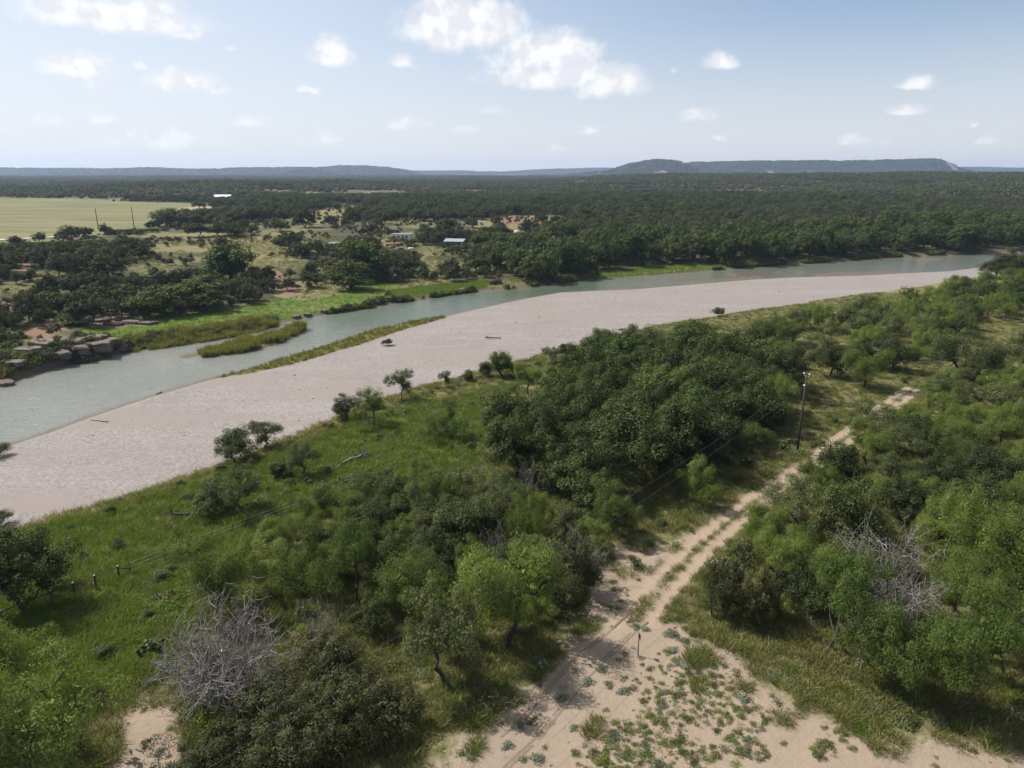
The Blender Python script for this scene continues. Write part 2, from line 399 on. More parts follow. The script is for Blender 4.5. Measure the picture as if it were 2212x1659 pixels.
def zone(P, name):
    if name == 'sand':
        a = np.max([soft(P, p, 6.5) for p in Z_SAND], 0)
        a = np.maximum(a, 0.52*np.max([soft(P, p, 6) for p in Z_SANDTHIN], 0))
        for r in RUTS:
            d, _ = seg_dist(P, r); a = np.maximum(a, np.clip(1.35-d/0.75, 0, 1))
        return a
    if name == 'rut':
        d = np.min([seg_dist(P, r)[0] for r in RUTS+RUTS2], 0); return np.clip(1.2-d/0.6, 0, 1)
    if name == 'lush':
        return np.maximum(np.max([soft(P, p, 8) for p in Z_LUSH], 0), np.max([soft(P, p, 4) for p in Z_MEADOW], 0))
    if name == 'red': return np.max([soft(P, p, 5) for p in Z_RED], 0)
    if name == 'open': return np.max([soft(P, p, 3) for p in Z_OPEN], 0)
    if name == 'field': return soft(P, FIELD, 12)
    if name == 'fieldtan': return soft(P, FIELD_TAN, 14)

# ------------------------------------------------------------------ ground sheet
def axis_steps(segs):
    out = [segs[0][0]]
    for a, b, s0, s1 in segs:
        x = a
        while x < b:
            t = (x-a)/(b-a); x += s0*(s1/s0)**t; out.append(min(x, b))
    return np.unique(np.round(out, 4))
xp = axis_steps([(0, 85, .5, .62), (85, 260, .62, 2.2), (260, 7000, 2.2, 320)])
gx = np.concatenate([-xp[:0:-1], xp])
gy = axis_steps([(-30, 18, 6, 1.0), (18, 130, .5, .6), (130, 360, .6, 1.3), (360, 8500, 1.6, 260)])
GX, GY = np.meshgrid(gx, gy); GP = np.column_stack([GX.ravel(), GY.ravel()])
GZ = H(GP)
dnG, snG = seg_dist(GP, NEAR_SHORE); dnG = -dnG*snG
dfG, sfG = seg_dist(GP, FAR_SHORE); dfG = dfG*sfG
dbG, sbG = seg_dist(GP, BANK); dbG = -dbG*sbG
rutG = np.clip(1.2-np.min([seg_dist(GP, r)[0] for r in RUTS], 0)/.6, 0, 1)*(GP[:, 1] < 140)
GZ = GZ-0.06*rutG
nX, nY = len(gx), len(gy); ii = np.arange(nX*nY).reshape(nY, nX)
faces = np.stack([ii[:-1, :-1], ii[:-1, 1:], ii[1:, 1:], ii[1:, :-1]], -1).reshape(-1, 4)

m_ground, t, out = material('river_valley_ground')
b = t.new('ShaderNodeBsdfPrincipled'); t.l.new(b.outputs[0], out.inputs[0]); b.inputs['Roughness'].default_value = .95; b.inputs['Specular IOR Level'].default_value = .15
tc = t.new('ShaderNodeTexCoord'); pos = tc.outputs['Object']
n_fine = t.noise(pos, 2.2, 5, .65); n_mid = t.noise(pos, .35, 5, .6); n_big = t.noise(pos, .045, 4, .55); n_speck = t.noise(pos, 6.5, 3, .7)
def masked(name, amp=0.9, lo=.42, hi=.62):
    v = t.math('ADD', t.attr(name), t.math('MULTIPLY', t.math('SUBTRACT', n_mix, .5), amp)); return t.ramp(v, lo, hi)
n_mix = t.math('ADD', t.math('MULTIPLY', n_fine, .5), t.math('MULTIPLY', n_mid, .5))
soil = t.mix(n_mid, (.27, .195, .135, 1), (.38, .285, .20, 1))
olive = t.mix(n_mix, (.060, .068, .024, 1), (.155, .140, .060, 1))
olive = t.mix(t.ramp(n_big, .45, .62), olive, t.mix(n_fine, (.10, .095, .040, 1), (.24, .20, .10, 1)))
col = t.mix(t.ramp(n_mix, .56, .66, 0, .6), olive, soil)
shaded_floor = t.mix(n_mix, (.030, .034, .016, 1), (.085, .078, .042, 1))  # far woodland floor, with shade among the trees painted into its colour
col = t.mix(t.attr('farside'), col, t.mix(t.math('MULTIPLY', t.ramp(n_big, .40, .60), t.attr('grassy')), shaded_floor, t.mix(n_mix, (.075, .080, .028, 1), (.20, .175, .085, 1))))
lush = t.mix(n_mix, (.042, .075, .011, 1), (.112, .165, .023, 1))
lush = t.mix(t.ramp(n_big, .46, .60, 0, .55), lush, t.mix(n_fine, (.10, .115, .03, 1), (.19, .175, .07, 1)))
col = t.mix(masked('lush', .5), col, lush)
fieldc = t.mix(n_big, (.088, .100, .036, 1), (.150, .140, .062, 1))
stretch = t.vmath('MULTIPLY', pos, (.010, .075, 0)); n_str = t.noise(stretch, 1.0, 6, .65)
fieldc = t.mix(t.ramp(n_str, .42, .62, 0, .75), fieldc, t.mix(n_mid, (.15, .14, .062, 1), (.235, .20, .108, 1)))
col = t.mix(t.attr('field'), col, fieldc)
col = t.mix(t.attr('fieldtan'), col, (.27, .215, .13, 1))
col = t.mix(masked('open', .6), col, t.mix(n_mix, (.105, .100, .040, 1), (.225, .185, .095, 1)))
col = t.mix(masked('red', .9), col, t.mix(n_fine, (.135, .078, .052, 1), (.245, .150, .105, 1)))
sand = t.mix(n_mix, (.205, .158, .114, 1), (.315, .248, .184, 1))
sand = t.mix(t.ramp(n_speck, .58, .70, 0, .6), sand, (.17, .13, .092, 1))
sand = t.mix(t.ramp(n_big, .5, .66, 0, .5), sand, t.mix(n_fine, (.20, .155, .11, 1), (.31, .25, .19, 1)))
col = t.mix(masked('sand', 1.3, .32, .58), col, sand)
col = t.mix(t.math('MULTIPLY', t.attr('rut'), .55), col, (.34, .258, .182, 1))
col = t.mix(masked('bankdry', .8), col, t.mix(n_fine, (.15, .135, .055, 1), (.33, .265, .13, 1)))
# gravel
vo = t.new('ShaderNodeTexVoronoi'); t.l.new(pos, vo.inputs['Vector']); vo.inputs['Scale'].default_value = 3.2
vo2 = t.new('ShaderNodeTexVoronoi'); t.l.new(pos, vo2.inputs['Vector']); vo2.inputs['Scale'].default_value = 9.0
sepv = t.new('ShaderNodeSeparateColor'); t.l.new(vo.outputs['Color'], sepv.inputs[0])
sepv2 = t.new('ShaderNodeSeparateColor'); t.l.new(vo2.outputs['Color'], sepv2.inputs[0])
pv = t.math('ADD', t.math('MULTIPLY', sepv.outputs[0], .5), t.math('MULTIPLY', sepv2.outputs[0], .5))
grav = t.mix(pv, (.140, .122, .112, 1), (.318, .284, .267, 1))
grav = t.mix(t.ramp(n_big, .35, .7, 0, .45), grav, t.mix(pv, (.130, .112, .101, 1), (.225, .198, .181, 1)))
mp = t.new('ShaderNodeMapping'); t.l.new(pos, mp.inputs[0]); mp.inputs['Rotation'].default_value = (0, 0, -.68); mp.inputs['Scale'].default_value = (.018, .16, 0)
gstr = t.noise(mp.outputs[0], 1.0, 6, .62, .8)
grav = t.mix(t.ramp(gstr, .49, .60, 0, .95), grav, t.mix(n_speck, (.175, .147, .127, 1), (.27, .236, .211, 1)))
grav = t.mix(t.ramp(gstr, .34, .46, .75, 0), grav, t.mix(pv, (.19, .170, .162, 1), (.295, .270, .257, 1)))
grav = t.mix(t.ramp(t.noise(pos, .9, 4, .7), .66, .74, 0, .5), grav, (.15, .13, .115, 1))
col = t.mix(t.attr('gravel'), col, grav)
col = t.mix(masked('sedge', 1.2), col, t.mix(n_fine, (.060, .058, .020, 1), (.165, .150, .050, 1)))
col = t.mix(t.attr('wet'), col, t.mix(n_fine, (.085, .065, .045, 1), (.15, .115, .082, 1)))
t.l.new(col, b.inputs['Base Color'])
hgt = t.math('ADD', t.math('MULTIPLY', n_mix, .5), t.math('MULTIPLY', pv, .10))
bp = t.new('ShaderNodeBump'); bp.inputs['Strength'].default_value = .8; bp.inputs['Distance'].default_value = .35
t.l.new(hgt, bp.inputs['Height']); t.l.new(bp.outputs[0], b.inputs['Normal'])

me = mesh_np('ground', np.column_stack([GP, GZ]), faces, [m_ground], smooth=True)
def vattr(name, val):
    a = me.attributes.new(name, 'FLOAT', 'POINT'); a.data.foreach_set('value', np.asarray(val, np.float32))
wob = (fbm2(GP, 5, 3, 4)-.5)*3.0
grv = sstep(dnG, -1.5, 0.3)*(1-sstep(dbG+wob, -.8, .8))*(dfG < 0)
vattr('gravel', grv)
wetm = np.where(dfG > 0, 1-sstep(dfG, .4, 2.2), np.where(dnG > 0, (1-sstep(dnG+wob*.25, .3, 1.3)), 1.0))
vattr('wet', wetm*(1-soft(GP, ISLAND, 2)))
vattr('bankdry', np.exp(-((dbG-2.2)/2.6)**2)*.62*(dfG < 0))
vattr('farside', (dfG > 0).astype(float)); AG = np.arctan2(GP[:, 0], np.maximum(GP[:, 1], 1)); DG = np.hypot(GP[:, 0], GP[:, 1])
vattr('grassy', 1-.92*sstep(AG, -.04, .08)*(1-.4*sstep(DG, 380, 600)))  # low on the right, leaving the floor colour with its painted shade
vattr('rut', rutG); vattr('sand', zone(GP, 'sand')*(GP[:, 1] < 200))
for nme in ('lush', 'red', 'open', 'field', 'fieldtan'): vattr(nme, zone(GP, nme))
STRIP = poly_at([(450,822),(540,797),(640,766),(740,736),(800,713),(870,697),(960,682),(965,688),(880,712),(760,752),(640,787),(545,808)], 0.1)
vattr('sedge', np.maximum(soft(GP, STRIP, 2.5), soft(GP, ISLAND, 3)))
g = struct(link('ground', me), 'structure')

# pale strip of road along the field edge
mb = MB(); pts = [(x, y, h1(x, y)+.05) for x, y in FARROAD]
rv, rf = [], []
for i, (x, y, z) in enumerate(pts):
    rv += [(x, y-2.6, h1(x, y-2.6)+.15), (x, y+2.6, h1(x, y+2.6)+.15)]
    if i: rf.append((2*i-2, 2*i, 2*i+1, 2*i-1))
mb.add(rv, rf); struct(mb.build('road', plain('caliche_road', (.52, .47, .40), .95, 0, .1, .2)), 'structure')

# ------------------------------------------------------------------ river surface
m_water, t, out = material('river_water')
b = t.new('ShaderNodeBsdfPrincipled'); t.l.new(b.outputs[0], out.inputs[0])
tc = t.new('ShaderNodeTexCoord'); pos = tc.outputs['Object']
nb = t.noise(pos, .06, 4, .6)
deep = t.mix(nb, (.070, .098, .066, 1), (.105, .125, .088, 1))
milky = t.mix(nb, (.165, .175, .150, 1), (.215, .220, .195, 1))
wc = t.mix(t.attr('milky'), deep, milky)
wc = t.mix(t.ramp(t.math('ADD', t.attr('shallow'), t.math('MULTIPLY', t.math('SUBTRACT', t.noise(pos, .5, 5, .65), .5), .7)), .35, .85, 0, .85), wc, t.mix(t.noise(pos, .9, 5, .7), (.085, .068, .050, 1), (.215, .185, .150, 1)))
fo = t.noise(t.vmath('MULTIPLY', pos, (.30, 1.1, 1)), 1.0, 6, .75)
foam = t.ramp(t.math('ADD', t.math('MULTIPLY', t.attr('foam'), .5), fo), .97, 1.08)
wc = t.mix(foam, wc, (.82, .84, .85, 1)); t.l.new(wc, b.inputs['Base Color'])
t.put(b.inputs['Roughness'], t.math('ADD', .045, t.math('MULTIPLY', foam, .5))); b.inputs['IOR'].default_value = 1.33
warp = t.vmath('MULTIPLY', pos, (.8, 1.25, 1))
wv = t.math('ADD', t.math('MULTIPLY', t.noise(warp, 1.9, 3, .6, .6), t.math('ADD', .35, t.math('MULTIPLY', t.attr('ripple'), 1.3))), t.math('MULTIPLY', t.noise(pos, .35, 2, .5), .6))
wv = t.math('ADD', wv, t.math('MULTIPLY', t.math('MULTIPLY', t.ramp(t.noise(warp, 3.2, 2, .5), .66, .80), t.attr('milky')), 1.6))
bp = t.new('ShaderNodeBump'); bp.inputs['Strength'].default_value = .9; bp.inputs['Distance'].default_value = .28
t.l.new(wv, bp.inputs['Height']); t.l.new(bp.outputs[0], b.inputs['Normal'])
wxs = np.arange(-420, 700, 1.6); nr = 30
fs = FAR_SHORE; nsr = NEAR_SHORE
def trim(pl, lo, hi): return np.vstack([[pl[1]+(pl[0]-pl[1])*lo], pl[1:-1], [pl[-2]+(pl[-1]-pl[-2])*hi]])
A_ = resample(trim(fs, .5, .6), 900); B_ = resample(trim(nsr, .5, .6), 900)
dirn = (A_-B_)/np.linalg.norm(A_-B_, axis=1)[:, None]
A2 = A_+dirn*4; B2 = B_-dirn*4
tt = np.linspace(0, 1, nr); WV = (B2[:, None, :]*(1-tt)[None, :, None]+A2[:, None, :]*tt[None, :, None]).reshape(-1, 2)
ii = np.arange(900*nr).reshape(900, nr)
wf = np.stack([ii[:-1, :-1], ii[1:, :-1], ii[1:, 1:], ii[:-1, 1:]], -1).reshape(-1, 4)
me = mesh_np('river', np.column_stack([WV, np.zeros(len(WV))]), wf, [m_water], smooth=True)
dnW, s_ = seg_dist(WV, NEAR_SHORE); dfW, s_ = seg_dist(WV, FAR_SHORE)
shal = np.maximum(np.exp(-dnW/1.6), np.exp(-dfW/1.2))
SHOALS = [poly_at(p, 0) for p in ([(1420,606),(1560,596),(1720,590),(1900,583),(2000,585),(1900,594),(1700,598),(1560,607),(1440,612)],[(370,768),(440,757),(460,765),(400,776)],
   [(1560,590),(1700,584),(1720,590),(1580,598)],[(1960,560),(2080,556),(2090,566),(1980,570)],[(1290,622),(1400,616),(1480,612),(1380,624)])]
shal = np.maximum(shal, 1.0*np.max([soft(WV, p, 8) for p in SHOALS], 0))
FOAMS = [poly_at(p, 0) for p in ([(1262,612),(1290,603),(1330,602),(1380,606),(1375,614),(1320,618)],[(480,737),(560,716),(585,712),(590,722),(520,738)],[(600,742),(690,715),(745,700),(755,710),(680,738),(610,752)],
   [(1360,612),(1420,604),(1440,608),(1400,614)])]
foamv = np.max([soft(WV, p, 5)*s for p, s in zip(FOAMS, (.66, .55, .40, .55))], 0)
AW = WV[:, 0]/np.maximum(WV[:, 1], 1)
milk = sstep(-AW, -.02, .42)
MID = poly_at([(620,690),(800,665),(1000,640),(1160,622),(1240,612),(1290,625),(1130,640),(960,680),(800,705),(700,705)], 0)
milk = np.maximum(milk, .35*(AW > .12))*(1-.85*soft(WV, MID, 14))
for nm, val in (('shallow', shal), ('foam', foamv), ('milky', milk), ('ripple', np.maximum(foamv, .4*milk))):
    a = me.attributes.new(nm, 'FLOAT', 'POINT'); a.data.foreach_set('value', val.astype(np.float32))
struct(link('river', me), 'structure')

# ------------------------------------------------------------------ hills and mesas far off
m_hill, t, out = material('wooded_hillside')
b = t.new('ShaderNodeBsdfPrincipled'); t.l.new(b.outputs[0], out.inputs[0]); b.inputs['Roughness'].default_value = .95; b.inputs['Specular IOR Level'].default_value = .1
tc = t.new('ShaderNodeTexCoord'); pos = tc.outputs['Object']
n1 = t.noise(pos, .05, 5, .7); n2 = t.noise(pos, .009, 5, .6)
hc = t.mix(t.ramp(n1, .40, .62), (.009, .014, .007, 1), (.038, .040, .022, 1))
hc = t.mix(t.ramp(n2, .62, .68, 0, .35), hc, (.14, .125, .095, 1))
hc = t.mix(t.attr('cliff'), hc, (.36, .31, .27, 1))
t.l.new(hc, b.inputs['Base Color'])
bp = t.new('ShaderNodeBump'); bp.inputs['Strength'].default_value = .8; bp.inputs['Distance'].default_value = 6; t.l.new(n1, bp.inputs['Height']); t.l.new(bp.outputs[0], b.inputs['Normal'])
HILLPTS = []
def hill(name, D, crest, foot, plateau, seed, cliffs=()):
    """flat-topped hill: crest line, a slope cut by gullies in front, a plateau behind"""
    cr = np.array(crest, float); us = np.arange(cr[0, 0], cr[-1, 0]+.1, 4.0)
    ys = np.interp(us, cr[:, 0], cr[:, 1])
    X = (us-CX)/F*D*.959
    base = 8.0
    crz = CAM[2]+(372-ys)/F*D*.93+(fbm2(np.column_stack([us, us*0]), 26, 4, seed)-.5)*7
    crz = np.maximum(crz, base+1)
    vs = np.concatenate([np.linspace(0, 1, 26), np.linspace(1.05, 2, 8)])
    UU, VV = np.meshgrid(np.arange(len(us)), vs); Xg = X[UU]
    gul = fbm2(np.column_stack([Xg.ravel(), (VV*foot*.35).ravel()]), 260, 4, seed+2).reshape(Xg.shape)-.5
    v = np.clip(VV, 0, 1); v2 = np.clip(v+gul*.55*(v*(1-v))*4*.8, 0, 1)
    prof = .34*v2+.22*v2**2+.44*sstep(v2, .70, .97)
    ht = (crz-base)[UU]
    Z = base+ht*prof-ht*.10*np.clip(VV-1, 0, 1)-2.5*(v == 0)
    Y = D-foot*(1-v)*(.6+.4*np.clip(ht/60, 0, 1.3))+np.clip(VV-1, 0, 1)*plateau+gul*70*v
    n = len(us); ii = np.arange(n*len(vs)).reshape(len(vs), n)
    fc = np.stack([ii[:-1, :-1], ii[:-1, 1:], ii[1:, 1:], ii[1:, :-1]], -1).reshape(-1, 4)
    V = np.column_stack([Xg.ravel(), Y.ravel(), Z.ravel()])
    me = mesh_np(name, V, fc, [m_hill], smooth=True)
    cv = np.zeros(V.shape[0])
    for (cu, cvv, ru, rv_) in cliffs:
        cv = np.maximum(cv, np.clip(1.3-np.hypot((us[UU]-cu)/ru, (VV-cvv)/rv_).ravel()+(fbm2(V[:, [0, 2]], 18, 3, 3)-.5)*1.6, 0, 1))
    a = me.attributes.new('cliff', 'FLOAT', 'POINT'); a.data.foreach_set('value', (cv*.8).astype(np.float32))
    struct(link(name, me), 'structure')
    # points for the trees that clothe it
    cnt = int(n*9); iu = rng.random(cnt)*(n-1.01); iv = rng.random(cnt)**.7*27
    a0 = iu.astype(int); b0 = iv.astype(int); fu = (iu-a0)[:, None]; fv = (iv-b0)[:, None]; G = V.reshape(len(vs), n, 3)
    p = (G[b0, a0]*(1-fu)+G[b0, a0+1]*fu)*(1-fv)+(G[b0+1, a0]*(1-fu)+G[b0+1, a0+1]*fu)*fv
    c2 = cv.reshape(len(vs), n)[b0, a0]; HILLPTS.append(p[c2 < .25])
hill('hills', 7200, [(-900,368),(-300,366),(0,365),(300,366),(700,368),(900,369),(1000,369),(1080,371),(1200,365),(1300,363),(1600,365),(1900,364),(2050,362),(2130,361),(2212,363),(2600,366),(3000,370)], 900, 900, 31)
hill('hills', 5000, [(-900,366),(-300,364),(0,363),(150,364),(250,365),(310,362),(430,366),(520,363),(600,362),(700,361),(740,358),(790,359),(830,361),(856,366),(880,373),(905,380),(930,388)], 800, 700, 12)
hill('hills', 4500, [(540,390),(600,380),(632,371),(655,367),(685,370),(720,377),(790,390)], 420, 200, 21)
hill('mesa', 4300, [(1120,389),(1200,381),(1260,374),(1330,368),(1400,360),(1480,353),(1500,351),(1600,349),(1700,348),(1850,347),(1960,345),(2005,344),(2030,346),(2045,352),(2062,360),(2090,368),(2150,374),(2260,384)], 520, 600, 5, [(2035,.86,9,.14),(1640,.62,8,.10),(2000,.35,22,.10)])
hill('mesa', 3800, [(1255,391),(1300,376),(1335,362),(1360,354),(1390,349),(1420,345),(1448,346),(1468,351),(1490,360),(1515,372),(1560,390)], 420, 250, 9, [(1410,.55,12,.1)])

# tyre marks pressed into the sand of the clearing
m_tyre = plain('pressed_sand', (.175, .132, .094), .95, 0, .35, 3.0, .4)
def tyre(path, off, wd=.17):
    q = resample(path, 140); dv = np.gradient(q, axis=0); nv = np.column_stack([-dv[:, 1], dv[:, 0]]); nv /= np.linalg.norm(nv, axis=1)[:, None]
    wig = (fbm2(q, 4, 2, 6)-.5)*.5; c = q+nv*(off+wig)[:, None]; gap = fbm2(q, 2.5, 3, int(off*10)+50) > .40
    L, R_ = c+nv*wd*.5, c-nv*wd*.5; zl, zr = H(L)+.012, H(R_)+.012; V, Fc = [], []
    for i in range(len(q)): V += [(L[i, 0], L[i, 1], zl[i]), (R_[i, 0], R_[i, 1], zr[i])]
    for i in range(len(q)-1):
        if gap[i]: Fc.append((2*i, 2*i+1, 2*i+3, 2*i+2))
    struct(MB().add(V, Fc).build('tyre_mark', m_tyre), 'structure')
centre = (resample(RUTS2[0], 60)+resample(RUTS2[1], 60))/2
for o_ in (-.95, -.72, .70, .95): tyre(centre, o_)

# ------------------------------------------------------------------ plants: builders
def unit(v): return v/np.maximum(np.linalg.norm(v, axis=-1, keepdims=True), 1e-9)
def leaf_cards(C, Rr, n, ln, wd, rg, droop=0.0, flat=1.0, up=.35, outer=.45, spread=.8):
    """n leaf-sized faces round each clump centre"""
    k = len(C); N = k*n; ci = np.repeat(np.arange(k), n)
    d = unit(rg.normal(size=(N, 3))); d[:, 2] *= flat
    r = Rr[ci]*(outer+(1-outer)*rg.random(N)**.6)
    p = C[ci]+d*r[:, None]
    if droop: p[:, 2] -= droop*Rr[ci]*(d[:, 0]**2+d[:, 1]**2)*rg.random(N)
    nrm = unit(d*.8+rg.normal(size=(N, 3))*spread*.42+np.array([0, 0, up+.25]))
    tn = rg.normal(size=(N, 3)); tn[:, 2] -= droop*2.0
    tn = unit(tn-nrm*(tn*nrm).sum(1, keepdims=True)); bt = np.cross(nrm, tn)
    s = (.65+.7*rg.random(N))[:, None]; a = tn*ln*.5*s; b = bt*wd*.5*s
    V = np.stack([p-a, p+b-.1*a, p+a, p-b-.1*a], 1).reshape(-1, 3)
    return V, np.arange(N*4).reshape(-1, 4)
def tubes(edges, sides):
    V, Fc = [], []; o = 0; ang = np.arange(sides)*2*math.pi/sides; ca, sa = np.cos(ang), np.sin(ang)
    for p, q, r0, r1 in edges:
        d = q-p; L = np.linalg.norm(d)
        if L < 1e-6: continue
        d = d/L; a = np.cross(d, (0.3, 0.2, 1.0) if abs(d[2]) < .9 else (1.0, 0, 0)); a /= np.linalg.norm(a); c = np.cross(d, a)
        ring = ca[:, None]*a+sa[:, None]*c
        V.append(p-d*r0*.3+ring*r0); V.append(q+d*r1*.3+ring*r1)
        i = np.arange(sides); j = (i+1) % sides
        Fc.append(np.column_stack([o+i, o+j, o+sides+j, o+sides+i])); o += 2*sides
    return np.vstack(V), np.vstack(Fc)
def skeleton(C, fork, rg, lean=(0, 0), tip=.012, wig=.16, sides=5, stems=1):
    """limbs that reach every clump from a forked trunk; thickness follows what they carry"""
    N = [np.array([0., 0., -.25])]; par = [-1]
    tops = []
    for s in range(stems):
        ang = rg.random()*6.28; sp = (.25+.35*rg.random())*fork if stems > 1 else 0
        top = np.array([lean[0]+math.cos(ang)*sp, lean[1]+math.sin(ang)*sp, fork*(.8+.4*rg.random())])
        last = 0
        for f in (.35, .7, 1.0):
            N.append(top*f*np.array([f**.5, f**.5, 1])+rg.normal(size=3)*.04*fork); par.append(last); last = len(N)-1
        tops.append(last)
    order = np.argsort(np.linalg.norm(C-N[tops[0]], axis=1)); base_n = len(N); tips = []
    for i in order:
        c = C[i]; arr = np.array(N[2:]); d = np.linalg.norm(arr-c, axis=1)+.25*np.linalg.norm(arr[:, :2], axis=1)*0
        d = d+np.maximum(0, arr[:, 2]-c[2])*1.2
        j = int(np.argmin(d))+2; p = N[j]; L = np.linalg.norm(c-p); last = j
        ns = 2 if L < 1.2 else 3
        for k in range(1, ns+1):
            f = k/ns; q = p*(1-f)+c*f+(rg.normal(size=3)*wig*L*.35 if k < ns else 0)
            q = q+np.array([0, 0, -.10*L*math.sin(math.pi*f)])
            N.append(q); par.append(last); last = len(N)-1
        tips.append(last)
    cnt = np.zeros(len(N))
    for tpi in tips:
        k = tpi
        while k >= 0: cnt[k] += 1; k = par[k]
    cnt = np.maximum(cnt, .6); rad = tip*cnt**.52+.006
    return [(N[par[k]], N[k], rad[par[k]] if par[k] > 0 or stems == 1 else rad[k]*1.1, rad[k]) for k in range(1, len(N))], sides
def lobes_to_clumps(lobes, per, rg, shell=(.55, 1.0), lower=-.35):
    C, S = [], []
    for (c, rr) in lobes:
        d = unit(rg.normal(size=(per*3, 3))); d = d[d[:, 2] > lower][:per]
        f = shell[0]+(shell[1]-shell[0])*rg.random(len(d))
        C.append(c+d*rr*f[:, None]); S.append(np.full(len(d), np.mean(rr)))
    return np.vstack(C), np.concatenate(S)

PROTO = {}; ARR = {}
def add_proto(kind, trunk, crown, h, wid): PROTO.setdefault(kind, []).append(dict(trunk=trunk, crown=crown, h=h, w=wid))
def measure(V): return float(np.percentile(V[:, 2], 99.5)), float(np.percentile(np.hypot(V[:, 0], V[:, 1]), 96)*2)
def make_tree(kind, seed, h, spread, nl, per, leaves, ln, wd, mat, fork, cr=.30, droop=0., flat=.8, lower=-.35, up=.35, stems=1, sides=5, lob=(.34, .46), openness=.55, asym=.25, spreadn=.8, zl=(.46, .66), zmin=.13, core=45, coref=2.2):
    rg = np.random.default_rng(seed); lobes = []
    for k in range(nl):
        a = 6.283*(k+rg.random()*.7)/max(nl-1, 1); rad = spread*.15*rg.random() if k == nl-1 else spread*(.42+.34*rg.random())
        rr = h*(lob[0]+(lob[1]-lob[0])*rg.random())*np.array([1, 1, .85])
        zc = h*(zl[0]+(zl[1]-zl[0])*rg.random()) if k < nl-1 else h*.72
        off = rg.normal(size=2)*spread*asym*.3
        lobes.append((np.array([math.cos(a)*rad+off[0], math.sin(a)*rad+off[1], min(zc, h-rr[2]*.9)]), rr))
    C, S = lobes_to_clumps(lobes, per, rg, (openness, 1.0), lower)
    C = C[C[:, 2] > h*zmin]; S = np.full(len(C), h*cr*.5)*(.65+.7*rg.random(len(C)))
    V, Fc = leaf_cards(C, S, leaves, ln, wd, rg, droop, flat, up, spread=spreadn)
    LC = np.array([l[0] for l in lobes]); LR = np.array([l[1][0] for l in lobes])*.5
    V2, F2 = leaf_cards(LC, LR, core, ln*coref, max(wd, ln*.5)*coref, rg, 0, .8, .2, outer=.1)   # inner foliage
    Fc = np.vstack([Fc, F2+len(V)]); V = np.vstack([V, V2])
    V[:, 2] = np.maximum(V[:, 2], .05)
    ed, sd_ = skeleton(C, fork, rg, rg.normal(size=2)*.3*fork, stems=stems, sides=sides, tip=.0022*h+.003)
    TV, TF = tubes(ed, sd_)
    hh, ww = measure(V); ARR.setdefault(kind, []).append((TV, TF, V, Fc, mat, hh, ww))
    add_proto(kind, mesh_np(kind+'_trunk', TV, TF, [M_BARK], smooth=True), mesh_np(kind+'_crown', V, Fc, [mat]), hh, ww)

for s in range(5): make_tree('oak', 100+s, 6.5, 2.6, 7+s % 3, 10, 210, .17, .10, M_OAK, 1.1, cr=.25, lower=-.65, stems=1+(s % 3), lob=(.24, .38), asym=.5, zl=(.34, .64), zmin=.10)
for s in range(7): make_tree('mesquite', 200+s, 5.6, 2.5, 6+s % 3, 9, 420, .15, .036, M_MESQ, .9, cr=.27, droop=.6, flat=.65, lower=-.7, up=.5, stems=1+(s % 3), lob=(.22, .36), openness=.35, asym=1.2, spreadn=1.1, zl=(.30, .66), zmin=.14, core=36)
for s in range(3): make_tree('greymesquite', 230+s, 4.8, 2.2, 6, 9, 280, .15, .040, M_SHRUB, .9, cr=.27, droop=.4, flat=.65, lower=-.6, up=.45, stems=2+s % 2, lob=(.22, .34), openness=.35, asym=1.0, spreadn=1.0, zl=(.34, .66), zmin=.16)
for s in range(3): make_tree('juniper', 260+s, 4.2, 2.2, 8, 14, 200, .14, .045, M_JUN, .5, cr=.22, droop=.25, flat=.9, lower=-.8, up=.2, stems=3, lob=(.22, .38), openness=.35, asym=1.2, zl=(.2, .6), zmin=.06)
for s in range(3): make_tree('pecan', 300+s, 8.5, 2.4, 9, 14, 120, .26, .13, M_PECAN, 2.0, cr=.22, droop=.2, lower=-.6, lob=(.20, .32), asym=.5, zl=(.34, .70))
for s in range(4): make_tree('shrub', 330+s, 1.8, .9, 4, 8, 120, .11, .05, M_SHRUB, .2, cr=.42, droop=.1, lower=-.6, stems=3, lob=(.30, .46), sides=4, zl=(.3, .6), zmin=.05)
for s in range(2): make_tree('darkshrub', 350+s, 1.6, .9, 4, 8, 120, .11, .06, M_OAK, .2, cr=.42, lower=-.6, stems=3, lob=(.30, .46), sides=4, zl=(.3, .6), zmin=.05)
# the same kinds as they stand across the river (coarser leaves for the distance)
for s in range(6): make_tree('faroak', 400+s, 6.5, 2.9, 7+s % 3, 11, 40, .40, .26, M_FAROAK, 1.0, cr=.24, core=14, coref=1.6, lower=-.65, sides=4, stems=1+s % 3, lob=(.22, .36), asym=.6, zl=(.32, .62), zmin=.10)
for s in range(5): make_tree('farpecan', 430+s, 9.5, 2.8, 9, 11, 42, .46, .30, M_FARPECAN, 1.6, cr=.21, core=14, coref=1.6, lower=-.7, sides=4, lob=(.19, .32), asym=.5, zl=(.26, .70), zmin=.07)
for s in range(3): make_tree('farmesquite', 450+s, 5.4, 2.4, 6, 10, 46, .38, .17, M_FARSCRUB, .9, cr=.27, droop=.3, core=14, coref=1.6, flat=.7, lower=-.6, sides=4, lob=(.22, .36), asym=1.0, zl=(.3, .62), zmin=.12)
for s in range(3): make_tree('farshrub', 470+s, 1.9, 1.1, 3, 6, 26, .30, .18, M_FARSCRUB, .2, cr=.4, lower=-.6, sides=4, core=14, coref=1.6, stems=2, zl=(.25, .55), zmin=.04)

